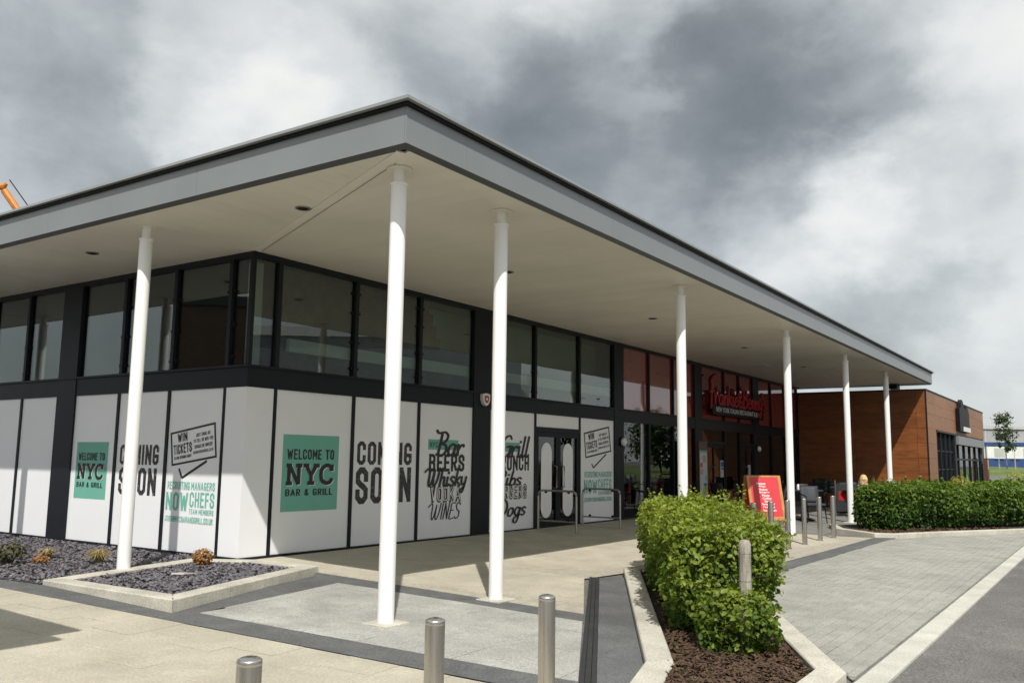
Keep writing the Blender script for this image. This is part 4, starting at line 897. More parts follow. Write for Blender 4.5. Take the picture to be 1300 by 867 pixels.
def hedge(name, label, origin, e, L_, Dp, H, n, size, mat, seed, z0, round_front=0., shoots=0, rough=.09):
    """box hedge: along e for L_, across (left-hand normal) for Dp"""
    r = np.random.default_rng(seed); e = np.array([*e, 0.])/np.hypot(*e); c = np.array([-e[1], e[0], 0.])
    t = thing(name, label, 'hedge', (origin[0], origin[1], z0))
    areas = np.array([L_*H, L_*H, L_*Dp*1.1, Dp*H, Dp*H]); f = r.choice(5, n, p=areas/areas.sum())
    u, v, h = r.uniform(0, L_, n), r.uniform(0, Dp, n), r.uniform(.04, H, n); N0 = np.zeros((n, 3)); dep = np.where(r.uniform(size=n) < .28, r.uniform(.1, .45, n), np.minimum(r.exponential(.07, n), .42))
    for k, (arr, val, nn) in enumerate(((v, 0, -c), (v, Dp, c), (h, H, np.array([0, 0, 1.])), (u, 0, -e), (u, L_, e))):
        m_ = f == k; arr[m_] = val; N0[m_] = nn
    P = u[:, None]*e + v[:, None]*c + h[:, None]*np.array([0, 0, 1.])
    # rounded plan corners and shoulders
    cu, cv = np.clip(u, .35, L_-.35), np.clip(v, min(.35, Dp*.45), Dp-min(.35, Dp*.45)); core = cu[:, None]*e + cv[:, None]*c + np.clip(h, 0, H-.25)[:, None]*np.array([0, 0, 1.])
    dd = P-core; ln = np.linalg.norm(dd, axis=1, keepdims=True); mx_ = .37
    P = np.where(ln > mx_, core+dd/np.maximum(ln, 1e-6)*(mx_+.35*(ln-mx_)), P)
    bz = bumps(P, seed+1)*rough
    taper = np.where(h < .4, (.4-h)*.55, 0)
    P = P + N0*(bz-dep-taper)[:, None] + r.normal(0, .018, (n, 3))
    P[:, 2] = np.maximum(P[:, 2], .035)
    Nn = N0*.7 + np.array([0, 0, .75]) + r.normal(0, .55, (n, 3))
    sz = size*r.uniform(.6, 1.25, n)
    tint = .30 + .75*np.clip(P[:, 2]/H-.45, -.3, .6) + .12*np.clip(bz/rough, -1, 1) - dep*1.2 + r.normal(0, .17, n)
    if shoots:
        sp, sn_, stt = [], [], []; st = MB()
        for _ in range(shoots):
            k = r.integers(0, n); 
            while f[k] == 1: k = r.integers(0, n)
            d = N0[k]*.7 + np.array([0, 0, .55]) + r.normal(0, .35, 3); d /= np.linalg.norm(d); ll = r.uniform(.06, .19); p0 = P[k]
            st.tube([p0-d*.05, p0+d*ll*.5, p0+d*ll-np.array([0, 0, .01])], [.003, .0022, .001], 4)
            for j in range(9):
                sp.append(p0+d*ll*(j+1)/9+r.normal(0, .012, 3)); sn_.append(np.array([0, 0, .8])+r.normal(0, .6, 3)); stt.append(.65+r.normal(0, .2))
        P = np.concatenate([P, sp]); Nn = np.concatenate([Nn, sn_]); tint = np.concatenate([tint, stt]); sz = np.concatenate([sz, size*r.uniform(.5, 1.0, len(sp))])
        st.build('shoots', 'stem_bark', t, kind='stuff')
    link('foliage', leaf_mesh('foliage', P, Nn, sz, tint, mat, r), t, 'stuff')
    st = MB()
    for _ in range(int(L_*9)):
        p0 = e*r.uniform(.15, L_-.15) + c*r.uniform(Dp*.25, Dp*.75); q = p0 + np.array([*r.normal(0, .12, 2), H*r.uniform(.6, .9)]); st.tube([p0, (p0+q)/2+np.array([*r.normal(0, .04, 2), 0]), q], [.012, .009, .004], 5)
        for _k in range(3):
            a = p0+(q-p0)*r.uniform(.25, .8); st.tube([a, a+np.array([*r.normal(0, .22, 2), r.uniform(.05, .25)])], [.006, .002], 4)
    st.build('stems', 'stem_bark', t, smooth=True)
    return t
# near hedge in its kerbed bed
bed = [sn(-7.5, 5.2), sn(-7.5, 6.3), sn(1.9, 6.28), sn(1.45, 5.1)]
pb = thing('hedge_bed', 'raised bark mulch bed with pale kerb around the near hedge', 'planter', (0, 0, 0))
ktop = lambda x, y: gz(x, y)+.085
kerb_run(pb, [(3.05, -3.92), (-1.33, -6.34), (-2.30, -6.62), (-3.2, -7.64), (-.60, -7.60), (1.15, -6.62), (4.25, -5.03), (4.1, -4.1)], .21, ktop, .95, closed=True)
mpoly = [(2.95, -4.14), (-1.2, -6.45), (-2.2, -6.75), (-3.0, -7.5), (-.72, -7.45), (1.1, -6.45), (4.05, -4.93), (3.95, -4.25)]
MB().add([(x, y, gz(x, y)+.05) for x, y in mpoly], [(0, 1, 5, 6, 7), (1, 2, 3, 4, 5)]).build('soil', 'soil', pb)
mz = lambda x, y: gz(x, y)+.05
mA = scatter_chips(ccw([(3.2, -4.2), (-1.22, -6.53), (-.8, -7.4), (4.05, -4.9)]), 13000, .0125, mz, flat=.35, elong=2.6, seed=9, zjit=.03); mB_ = scatter_chips(ccw([(-1.22, -6.5), (-2.1, -6.8), (-2.6, -7.4), (-.79, -7.42)]), 3200, .0125, mz, flat=.35, elong=2.6, seed=10, zjit=.03)
mA.add(mB_.v, mB_.f)
tag(mA.build('bark_mulch', 'bark', kind='stuff'), 'dark brown bark mulch under the near hedge', 'mulch')
o0 = sn(-3.15, 6.20)
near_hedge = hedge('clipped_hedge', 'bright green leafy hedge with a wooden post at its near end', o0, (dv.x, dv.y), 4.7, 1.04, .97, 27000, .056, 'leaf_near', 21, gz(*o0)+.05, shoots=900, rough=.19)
tp = thing('timber_post', 'weathered grey wooden post with a rounded top standing in the near hedge', 'post', (-.33, -6.76, gz(-.33, -6.76)))
MB().lathe((0, 0), [(.050, -.1), (.050, .55), (.049, .80), (.051, .805), (.050, .86), (.049, .905), (.038, .928), (.012, .935)], 14).build('shaft', 'post_wood', tp, smooth=True)
for z in (.60, .82): MB().lathe((0, 0), [(.0505, z), (.0512, z+.002), (.0505, z+.004)], 14).build('ring_crack', 'stem_bark', tp)
# low branch spray at the foot of the near end
r_ = np.random.default_rng(77); cen = np.array([-.36, -6.70, gz(-.36, -6.70)+.27]); n_ = 2600
P_ = r_.normal(size=(n_, 3)); P_ /= np.linalg.norm(P_, axis=1, keepdims=True); P_ *= (r_.uniform(.45, 1, n_)**.5)[:, None]*(1+.25*bumps(P_, 4))[:, None]*np.array([.36, .36, .30]); N_ = P_*1.2+np.array([0, 0, .7])+r_.normal(0, .5, (n_, 3))
spray = bpy.data.objects.new('low_branches', None); col.objects.link(spray); spray.location = tuple(cen-np.array([0, 0, .27]))
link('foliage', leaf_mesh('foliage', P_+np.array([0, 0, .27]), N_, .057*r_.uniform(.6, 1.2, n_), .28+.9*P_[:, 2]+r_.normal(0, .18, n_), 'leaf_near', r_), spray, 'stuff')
m = MB()
for k in range(16): a = r_.uniform(0, 6.28); q = np.array([.36*math.cos(a), .34*math.sin(a), r_.uniform(.2, .48)]); m.tube([(0, 0, 0), q*.5+np.array([0, 0, .05]), q], [.008, .005, .002], 5)
m.build('stems', 'stem_bark', spray, smooth=True)
spray.parent = near_hedge; spray.location = spray.location - near_hedge.location

# long hedge on the right
pb2 = thing('long_hedge_bed', 'pale kerbed bed of bark under the long hedge on the right', 'planter', (0, 0, 0))
kerb_run(pb2, [(13.2, -3.9), (12.24, -4.30), (11.72, -5.18), (12.05, -5.58), (13.65, -6.21), (16.52, -7.46), (20.5, -9.2), (24.5, -10.9)], .16, lambda x, y: gz(x, y)+.10, .92)
MB().add([(x, y, gz(x, y)+.065) for x, y in ((13.2, -3.85), (12.3, -4.42), (11.9, -5.18), (12.15, -5.48), (13.7, -6.06), (16.6, -7.3), (24.5, -10.75), (25.2, -9.0), (17.2, -5.4))], [(0, 1, 2, 3, 4, 8), (4, 5, 6, 7, 8)]).build('soil', 'soil', pb2)
tag(scatter_chips(ccw([(12.35, -4.5), (11.95, -5.18), (12.2, -5.46), (13.7, -6.02), (20.6, -9.0), (20.9, -8.5), (14, -5.5)]), 2600, .026, lambda x, y: gz(x, y)+.065, flat=.3, elong=2.0, seed=19, zjit=.03).build('bark_mulch', 'bark', kind='stuff'), 'dark bark mulch along the foot of the long hedge', 'mulch')
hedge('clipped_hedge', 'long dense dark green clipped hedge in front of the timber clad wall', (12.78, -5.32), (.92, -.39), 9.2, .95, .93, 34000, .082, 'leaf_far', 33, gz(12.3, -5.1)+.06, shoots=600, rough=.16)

# ------------------------------------------------------------------ planting in the slate beds
def tuft(name, label, x, y, z, n, ln, spread, mat, seed, up=1., wd=.006):
    r = np.random.default_rng(seed); t = thing(name, label, 'plant', (x, y, z)); V, F, T = [], [], []
    for k in range(n):
        a = r.uniform(0, 6.28); s = r.uniform(.15, 1)*spread; d = np.array([math.cos(a), math.sin(a), 0]); h = ln*r.uniform(.55, 1.0)*up; p0 = d*s*.15
        p1 = d*s*.55+np.array([0, 0, h]); p2 = d*s*1.2+np.array([0, 0, h*r.uniform(.35, 1.0)]); c = np.array([-d[1], d[0], 0])*wd
        k0 = len(V); V += [p0-c, p0+c, p1-c, p1+c, p2]; F += [(k0, k0+1, k0+3, k0+2), (k0+2, k0+3, k0+4)]; T += [r.uniform(), r.uniform()]
    me = bpy.data.meshes.new('blades'); me.from_pydata([tuple(v) for v in V], [], F); at = me.attributes.new('tint', 'FLOAT', 'FACE'); at.data.foreach_set('value', np.array(T, np.float32)); me.materials.append(MATS[mat])
    link('blades', me, t, 'stuff'); return t
tuft('grass_tuft', 'straw coloured grass tuft in the slate bed, nearer the facade', -1.35, 2.05, .02, 200, .12, .17, 'leaf_dry', 4)
tuft('grass_tuft', 'larger straw coloured grass tuft in the slate bed beside the white column', -1.25, 1.05, .02, 300, .17, .2, 'leaf_dry', 5)
def shrublet(name, label, x, y, z, rad, hh, n, size, mat, seed, cat='shrub'):
    r = np.random.default_rng(seed); t = thing(name, label, cat, (x, y, z)); P = r.normal(size=(n, 3)); P /= np.linalg.norm(P, axis=1, keepdims=True); P *= (r.uniform(.3, 1, n)**.5)[:, None]
    P *= (1+.22*bumps(P*1.0, seed+3))[:, None]; P = P*np.array([rad, rad, hh*.5])+np.array([0, 0, hh*.5]); N_ = (P-np.array([0, 0, hh*.4]))*1.5/max(rad, .1)+np.array([0, 0, .6])+r.normal(0, .6, (n, 3))
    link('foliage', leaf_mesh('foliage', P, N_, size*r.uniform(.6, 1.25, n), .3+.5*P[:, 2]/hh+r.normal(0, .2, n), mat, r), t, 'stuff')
    m = MB()
    for k in range(12): q = P[r.integers(0, n)]; m.tube([(0, 0, 0), q*.5+r.normal(0, .02, 3), q*.92], [.012*rad/.3, .008*rad/.3, .003], 5)
    m.build('stems', 'stem_bark', t, smooth=True); return t
shrublet('dead_shrub', 'rust brown dried shrub in the kerbed planter by the building corner', -.62, -.12, .03, .13, .2, 420, .04, 'leaf_dead', 6)
shrublet('sparse_shrub', 'sparse dull green shrub in the slate bed at the far left', -1.95, 1.75, .02, .2, .27, 150, .06, 'leaf_dull', 7)
shrublet('dead_shrub', 'low brown dried stems beside the sparse green shrub', -1.7, 1.55, .02, .13, .09, 90, .04, 'leaf_dead', 8)

# ------------------------------------------------------------------ sandwich board
ab = thing('sandwich_board', 'red sandwich board in a varnished wooden frame listing dishes in white', 'sign', (12.16, -2.74, gz(12.16, -2.74)+.016), math.atan2(-.66, .75))
lean = math.atan2(.26, 1.1)
for sgn, nm in ((1, 'front_leaf'), (-1, 'rear_leaf')):
    Mx = Matrix.Translation((0, -.30*sgn, 0)) @ Matrix.Rotation(-lean*sgn, 4, 'X')
    if sgn < 0: Mx = Mx @ Matrix.Rotation(math.pi, 4, 'Z')
    fr = MB()
    for x0, x1, z0, z1 in ((-.42, -.35, 0, 1.14), (.35, .42, 0, 1.14), (-.35, .35, 1.10, 1.14), (-.35, .35, .14, .22)): fr.box(x0, x1, -.014, .014, z0, z1, Mx)
    f_ = fr.build(nm, 'varnished_wood', ab)
    pn = MB().box(-.35, .35, -.007, .007, .22, 1.10, Mx).build('panel', 'board_red', f_)
    if sgn > 0:
        words = ['Pizzas', 'Wings', 'Shakes', 'Burgers', 'Pasta', 'Coffee', 'Steak', 'Spaghetti', 'Hot Dogs', 'Ice Cream']
        off = [-.08, -.07, -.05, -.03, 0, .02, .04, .03, .04, .05]
        parts = []
        m = MB()
        for k, wd_ in enumerate(words):
            v, f = text_pts(wd_, .02); lo, hi = v.min(0), v.max(0); hgt = .052; wid = min(.36, .033*len(wd_)+.02); z1 = .985-k*.066
            t = (v-lo)/(hi-lo); m.add([Mx @ Vector((-wid/2+off[k]+a*wid, -.0095, z1-hgt+b_*hgt)) for a, b_ in t], f)
        m.build('lettering', 'vinyl_white', f_)

# ------------------------------------------------------------------ terrace: menu stand, tables, chairs, barrier, person
ms = thing('menu_stand', 'dark wooden menu stand with a lit paper poster by the entrance', 'menu board', (14.55, -.35, gz(14.4, -.5)+.016), R(-5)); ms.scale = (.62, 1, 1)
MB().cbox(-.38, .38, -.04, .04, .12, 1.86, .01).build('frame', 'menu_wood', ms); MB().box(-.45, -.42, -.3, .3, 0, .12).build('foot', 'menu_wood', ms); MB().box(.42, .45, -.3, .3, 0, .12).build('foot', 'menu_wood', ms)
ps = MB().box(-.33, .33, -.046, -.0405, .35, 1.62).build('poster', 'paper_white', ms)
for x0, x1, z0, z1, mt in ((-.33, .33, 1.56, 1.62, 'vinyl_green'), (-.05, .2, 1.32, 1.5, 'photo_orange'), (-.28, -.1, 1.18, 1.3, 'board_red'), (-.28, -.06, 1.0, 1.14, 'photo_orange'), (.14, .28, .84, .98, 'vinyl_green'), (0, .26, .48, .68, 'photo_orange'), (0, .26, .69, .77, 'sign_blue'), (-.33, .33, .35, .40, 'vinyl_green')):
    MB().box(x0, x1, -.049, -.0465, z0, z1).build('picture', mt, ps)
rl = thing('entrance_rail', 'dark metal hand rail beside the menu stand', 'rail', (16.2, -1.1, gz(16, -1)+.016))
MB().tube([(-.9, 0, 0), (-.9, 0, .92), (-.82, 0, .98), (.85, 0, .98), (.93, 0, .92), (.93, 0, 0)], .02, 8).build('bar', 'black_metal', rl, smooth=True)
def chair(mat):
    t = thing('terrace_chair', '', 'chair')
    MB().cbox(-.22, .22, -.22, .22, .41, .46, .015).build('seat', mat, t)
    m = MB(); n = 6
    vs = []
    for k in range(n+1):
        z = .46+.40*k/n; y = .20+.10*(k/n)**1.3
        for j in range(5): x = -.22+.11*j; vs.append((x, y+.03*(1-((j-2)/2)**2), z))
    fs = [(k*5+j, k*5+j+1, k*5+j+6, k*5+j+5) for k in range(n) for j in range(4)]
    b_ = m.add(vs, fs).build('backrest', mat, t, smooth=True); so = b_.modifiers.new('thick', 'SOLIDIFY'); so.thickness = .025
    for sx in (-1, 1):
        MB().tube([(sx*.20, -.19, .42), (sx*.235, -.23, 0)], [.016, .012], 8).build('leg', 'black_metal', t, smooth=True)
        MB().tube([(sx*.20, .19, .42), (sx*.235, .26, 0)], [.016, .012], 8).build('leg', 'black_metal', t, smooth=True)
        MB().tube([(sx*.225, -.2, .42), (sx*.245, -.2, .62), (sx*.245, -.05, .65), (sx*.235, .22, .66)], .014, 6).build('armrest', 'black_metal', t, smooth=True)
    return t
def table():
    t = thing('terrace_table', '', 'table')
    MB().cbox(-.36, .36, -.36, .36, .70, .735, .01).build('tabletop', 'chair_dark', t); MB().lathe((0, 0), [(.03, .03), (.03, .70)], 12).build('pedestal', 'black_metal', t, smooth=True); MB().lathe((0, 0), [(.24, 0), (.24, .015), (.05, .035)], 18).build('foot', 'black_metal', t, smooth=True)
    return t
ch_d, ch_g, tb = chair('chair_dark'), chair('chair_grey'), table(); used = set()
def put(proto, x, y, rz, label, group):
    o = proto if proto.name not in used else copy_tree(proto); used.add(proto.name)
    if o is proto: pass
    o.location = (x, y, gz(x, y)+.017); o.rotation_euler = (0, 0, rz); o['label'] = label; o['group'] = group
tg, cg = 'dark terrace tables', 'terrace chairs'
put(ch_g, 14.35, -3.25, R(-55), 'grey woven chair with its back to the bollards, nearest on the terrace', cg)
put(tb, 15.05, -2.85, 0, 'dark square terrace table behind the nearest grey chair', tg)
put(ch_d, 15.7, -2.45, R(120), 'dark chair facing the nearest terrace table from behind', cg)
put(tb, 13.7, -1.9, .2, 'dark square terrace table behind the sandwich board', tg)
put(ch_d, 13.2, -1.5, R(60), 'dark chair on the facade side of the table behind the sandwich board', cg)
put(ch_d, 14.3, -2.25, R(-120), 'dark chair on the open side of the table behind the sandwich board', cg)
put(ch_d, 13.15, -2.2, R(-60), 'dark chair left of the table behind the sandwich board', cg)
put(tb, 16.9, -1.5, 0, 'dark square terrace table near the entrance rail', tg)
put(ch_d, 16.3, -1.5, R(-90), 'dark chair left of the table near the entrance rail', cg)
put(ch_d, 17.5, -1.45, R(90), 'dark chair right of the table near the entrance rail', cg)
put(tb, 19.0, -2.9, 0, 'dark square terrace table behind the red barrier', tg)
put(ch_d, 18.4, -2.95, R(-90), 'dark chair on the near side of the table behind the red barrier', cg)
put(ch_d, 19.6, -2.9, R(90), 'dark chair on the far side of the table behind the red barrier', cg)
put(tb, 21.4, -1.6, 0, 'dark square terrace table farthest back by the timber wall', tg)
put(ch_d, 20.8, -1.6, R(-90), 'dark chair at the farthest terrace table, near side', cg)
put(ch_d, 22.0, -1.6, R(90), 'dark chair at the farthest terrace table, wall side', cg)
put(tb, 17.7, -3.55, 0, 'dark square terrace table in front of the seated person', tg)
br = thing('red_barrier', 'steel post with a short red canvas windbreak at the left end of the long hedge', 'barrier', (17.3, -3.02, gz(17, -3)+.016), R(-40))
MB().tube([(0, 0, 0), (0, 0, .95)], .022, 10).build('post', 'steel_rail', br, smooth=True); MB().tube([(.75, 0, 0), (.75, 0, .95)], .022, 10).build('post', 'steel_rail', br, smooth=True)
MB().cbox(-.12, .12, -.12, .12, 0, .015, .004).build('foot', 'steel_rail', br); MB().cbox(.63, .87, -.12, .12, 0, .015, .004).build('foot', 'steel_rail', br)
MB().box(.03, .72, -.006, .006, .12, .85).build('dark_canvas', 'chair_dark', br); MB().box(.10, .66, -.010, -.0065, .42, .66).build('red_canvas', 'seat_red', br)
for x, y, h, lb in ((14.85, -2.75, .18, 'white salt cellar on the nearest terrace table'), (13.62, -1.8, .18, 'white salt cellar on the table behind the sandwich board')):
    t = thing('condiment_pot', lb, 'pot', (x, y, gz(x, y)+.752)); MB().lathe((0, 0), [(.035, 0), (.04, .05), (.03, .11), (.012, .14)], 14).build('body', 'lamp_white', t, smooth=True); MB().lathe((0, 0), [(.014, .139), (.014, .155)], 10).build('cap', 'steel_rail', t, smooth=True)
# seated person behind the hedge, seen from the back
def person(x, y, rz, s):
    me = bpy.data.meshes.new('body'); J = {}; V = []; E_ = []; Rr = []
    def j(n_, p, r_, par=None):
        J[n_] = len(V); V.append(tuple(c*s for c in p)); Rr.append(r_*s if not isinstance(r_, tuple) else tuple(q*s for q in r_))
        if par: E_.append((J[par], J[n_]))
    j('pelvis', (0, 0, .50), (.15, .12)); j('waist', (.02, 0, .66), (.13, .10), 'pelvis'); j('chest', (.03, 0, .88), (.16, .11), 'waist'); j('neck0', (.03, 0, 1.03), (.06, .06), 'chest'); j('neck1', (.045, 0, 1.09), (.05, .05), 'neck0')
    j('jaw', (.07, 0, 1.15), (.062, .07), 'neck1'); j('skull', (.06, 0, 1.23), (.078, .092), 'jaw'); j('crown', (.055, 0, 1.29), (.06, .07), 'skull'); j('nose', (.165, 0, 1.19), .014, 'jaw')
    for sd, k in ((1, 'l'), (-1, 'r')):
        j('sh'+k, (.03, sd*.17, .97), .058, 'chest'); j('el'+k, (.12, sd*.24, .72), .042, 'sh'+k); j('wr'+k, (.36, sd*.16, .74), .028, 'el'+k); j('pa'+k, (.43, sd*.14, .745), (.035, .018), 'wr'+k)
        for f_ in range(4): j('f%d%s' % (f_, k), (.50-.006*abs(f_-1.4), sd*(.112+.018*f_), .742), .0085, 'pa'+k); j('g%d%s' % (f_, k), (.525-.008*abs(f_-1.4), sd*(.112+.018*f_), .728), .0075, 'f%d%s' % (f_, k))
        j('th'+k, (.45, sd*.105, .765), .009, 'wr'+k)
        j('hip'+k, (.05, sd*.09, .47), .085, 'pelvis'); j('kn'+k, (.46, sd*.11, .49), .06, 'hip'+k); j('an'+k, (.44, sd*.11, .08), .038, 'kn'+k); j('to'+k, (.60, sd*.12, .04), .034, 'an'+k)
    me.from_pydata(V, E_, []); me.update()
    t = thing('person', 'blond long haired person seated behind the long hedge, seen from the back', 'person', (x, y, gz(x, y)+.02), rz)
    o = link('body', me, t); me.materials.append(MATS['skin'])
    md = o.modifiers.new('skin', 'SKIN'); sv = me.skin_vertices[0] if me.skin_vertices else None
    if sv is None:
        me.skin_vertices.new(); sv = me.skin_vertices[0]
    for i, r_ in enumerate(Rr): sv.data[i].radius = r_ if isinstance(r_, tuple) else (r_, r_); sv.data[i].use_root = (i == 0)
    o.modifiers.new('sub', 'SUBSURF').levels = 1; o.modifiers['sub'].render_levels = 2
    # shirt and trousers as shells over the body
    MB().lathe((0, 0), [(.155*s, .44*s), (.165*s, .55*s), (.15*s, .68*s), (.172*s, .84*s), (.185*s, .95*s), (.13*s, 1.02*s), (.07*s, 1.05*s)], 20).build('top', 'cloth_dark', t, smooth=True)
    for sd in (1, -1): MB().tube([(.0, sd*.09*s, .47*s), (.25*s, sd*.10*s, .49*s), (.46*s, sd*.11*s, .49*s), (.46*s, sd*.11*s, .44*s), (.44*s, sd*.11*s, .1*s)], [.1*s, .092*s, .074*s, .068*s, .052*s], 12).build('trouser_leg', 'cloth_dark', t, smooth=True)
    h = MB(); r = np.random.default_rng(3)
    h.lathe((.035*s, 0), [(.085*s, 1.00*s), (.098*s, 1.1*s), (.105*s, 1.2*s), (.096*s, 1.28*s), (.07*s, 1.325*s), (.02*s, 1.345*s)], 22)
    for k in range(46):
        a = r.uniform(1.0, 5.28); rr = .1*s; p = lambda z, e_: (.03*s+(rr+e_)*math.cos(a), (rr+e_)*math.sin(a), z*s)
        h.tube([p(1.30, -.03*s), p(1.2, .008*s), p(1.08, .01*s), p(.94+r.uniform(0, .06), .015*s)], [.016*s, .02*s, .018*s, .004*s], 6)
    h.build('hair', 'hair_blond', t, smooth=True)
person(17.15, -3.80, R(18), .85)
put(ch_d, 17.10, -3.82, R(108), 'dark chair carrying the seated blond person', cg)
# spiky silver plant in a pot, and planting by the timber unit
sp = tuft('spiky_plant', 'spiky silver leaved plant in a pot behind the long hedge', 19.4, -4.05, gz(19.4, -4)+.5, 110, .52, .34, 'leaf_silver', 12, wd=.014)
MB().lathe((0, 0), [(.14, -.5), (.19, -.02), (.2, 0), (.17, .0)], 18).build('pot', 'black_metal', sp, smooth=True)
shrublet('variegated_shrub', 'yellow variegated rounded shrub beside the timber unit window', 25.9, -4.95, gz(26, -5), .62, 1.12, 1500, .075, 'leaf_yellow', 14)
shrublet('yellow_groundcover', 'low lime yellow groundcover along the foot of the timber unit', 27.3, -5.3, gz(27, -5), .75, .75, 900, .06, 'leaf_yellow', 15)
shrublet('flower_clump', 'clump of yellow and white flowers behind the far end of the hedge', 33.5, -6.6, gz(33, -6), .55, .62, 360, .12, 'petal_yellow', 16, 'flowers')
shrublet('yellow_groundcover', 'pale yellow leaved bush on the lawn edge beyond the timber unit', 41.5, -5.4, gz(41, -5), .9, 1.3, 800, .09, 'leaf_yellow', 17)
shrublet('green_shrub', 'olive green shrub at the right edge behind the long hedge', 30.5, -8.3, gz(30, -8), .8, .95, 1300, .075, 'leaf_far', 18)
bd = thing('boulder', 'rounded brown boulder beside the flowers beyond the hedge', 'rock', (34.5, -7.1, gz(34, -7)))
m = MB(); n1_, n2_ = 9, 14
vs = []
for i in range(n1_+1):
    for j in range(n2_):
        a, b_ = math.pi*i/n1_, 6.283*j/n2_; q = np.array([math.sin(a)*math.cos(b_), math.sin(a)*math.sin(b_), math.cos(a)]); q = q*(1+.18*float(bumps(q[None]*.8, 5)[0])); vs.append((q[0]*.75, q[1]*.6, q[2]*.42+.36))
m.add(vs, [(i*n2_+j, (i+1)*n2_+j, (i+1)*n2_+(j+1) % n2_, i*n2_+(j+1) % n2_) for i in range(n1_) for j in range(n2_)]); m.build('stone', 'boulder', bd, smooth=True)

# ------------------------------------------------------------------ timber clad unit
X0, X1, Y0, Y1, TZ = 24.44, 39.8, -4.25, 12., 3.86
U = thing('timber_clad_unit', 'flat roofed restaurant unit clad in brown timber effect panels', 'building', (X0, Y0, 0))
def ub(m, name, mat, parent=U, **k):
    if parent is U: m.v = [(x-X0, y-Y0, z) for x, y, z in m.v]
    return m.build(name, mat, parent, **k)
ub(MB().box(X0+.03, X0+.2, Y0+.2, Y1, -.5, TZ-.03), 'side_wall', 'roof_dark'); ub(MB().box(X0+.03, 26.2, Y0+.03, Y0+.2, -.5, TZ-.031), 'front_wall', 'roof_dark')
ub(MB().box(26.2, X1, Y0+.03, Y0+.2, 2.52, TZ-.032), 'front_wall', 'roof_dark'); ub(MB().box(38.9, X1, Y0+.03, Y0+.2, -.5, 2.52), 'front_wall', 'roof_dark'); ub(MB().box(X1-.2, X1-.001, Y0+.2, Y1, -.5, TZ-.033), 'end_wall', 'roof_dark')
ub(MB().box(X0+.2, X1-.2, Y0+.2, Y1, 3.6, 3.7), 'roof_deck', 'roof_dark'); ub(MB().box(X0+.2, X1-.2, 3.0, 3.2, -.1, 3.6), 'inner_wall', 'interior_dark'); ub(MB().box(X0+.2, X1-.2, Y0+.2, 3, -.12, -.05), 'floor', 'interior_floor')
for a in (MB().box(X0-.02, X0+.21, Y0-.02, Y1, TZ-.028, TZ+.012), MB().box(X0+.21, X1+.02, Y0-.021, Y0+.21, TZ-.0285, TZ+.0115), MB().box(X1-.21, X1+.021, Y0+.21, Y1, TZ-.029, TZ+.011)): ub(a, 'coping', 'anthracite')
ub(MB().box(X0-.012, X0+.03, Y0-.012, Y0+.03, -.3, TZ-.03), 'corner_trim', 'anthracite')
zr = [-.2, .57, 1.07, 1.57, 2.07, 2.57, 3.07, 3.42, TZ-.03]; g2 = .0035
for z0, z1 in zip(zr[:-1], zr[1:]):
    for y0, y1 in ((Y0+.03, -3.93), (-3.93, -1.95), (-1.95, -.01)):
        ub(MB().box(X0, X0+.03, y0+g2, y1-g2, z0+g2, z1-g2), 'cladding_panel', 'timber_panel')
    ub(MB().box(X0+.03+g2, 26.2-g2, Y0, Y0+.03, z0+g2, z1-g2), 'cladding_panel', 'timber_brown')
    if z0 >= 2.5:
        for k in range(5): xa = 26.2+2.72*k; ub(MB().box(xa+g2, xa+2.72-g2, Y0, Y0+.03, z0+g2, z1-g2), 'cladding_panel', 'timber_brown')
ub(MB().box(26.2, 38.9, Y0-.03, Y0+.2, 2.50, 2.5645), 'window_head', 'anthracite')
for k in range(5):
    xa = 26.25+k*1.01; ub(MB().box(xa, xa+.07, Y0+.03, Y0+.15, -.2, 2.5), 'mullion', 'anthracite')
    if k < 4:
        ub(MB().box(xa+.07, xa+1.01, Y0+.08, Y0+.09, -.2, 2.5), 'glass_pane', 'glass_dark')
        for z in (.55, 1.2, 1.85): ub(MB().box(xa+.07, xa+1.01, Y0+.06, Y0+.12, z-.02, z+.02), 'glazing_bar', 'anthracite')
        ub(MB().box(xa+.53, xa+.56, Y0+.061, Y0+.119, -.2, 2.5), 'glazing_bar', 'anthracite')
ub(MB().box(30.36, 30.75, Y0+.0, Y0+.2, -.2, 2.5), 'pier', 'anthracite')
ub(MB().box(30.75, 38.9, Y0-.10, Y0+.1, 2.16, 2.49), 'shop_fascia', 'fascia')
for xa in (31.6, 33.3, 35.0, 36.7, 38.4): ub(MB().box(xa, xa+.08, Y0+.03, Y0+.15, -.2, 2.16), 'mullion', 'anthracite')
ub(MB().box(30.75, 38.9, Y0+.035, Y0+.14, 1.55, 1.63), 'transom', 'anthracite')
for xa, xb in ((30.75, 31.6), (31.68, 33.3), (33.38, 35.0), (35.08, 36.7), (36.78, 38.4), (38.48, 38.9)):
    ub(MB().box(xa, xb, Y0+.08, Y0+.09, 1.63, 2.16), 'glass_pane', 'glass_dark'); d = ub(MB().box(xa, xb, Y0+.08, Y0+.091, -.2, 1.55), 'glass_pane', 'glass_dark')
m = MB(); m.v = [(33.9+.2*math.cos(6.283*k/20), Y0+.075, .78+.22*math.sin(6.283*k/20)) for k in range(20)]; m.f = [tuple(range(20))]; ub(m, 'round_sticker', 'fleece_green')
sgn2 = thing('shop_sign', 'dark irregular logo sign with a white strip on the timber unit front', 'sign', (30.9, Y0, 2.68))
p = [(0, 0), (2.6, 0), (2.75, .1), (2.75, .75), (2.5, .95), (2.3, 1.1), (2.05, 1.12), (1.85, .95), (1.3, .95), (1.1, 1.2), (.8, 1.28), (.5, 1.15), (.45, .95), (0, .9)]
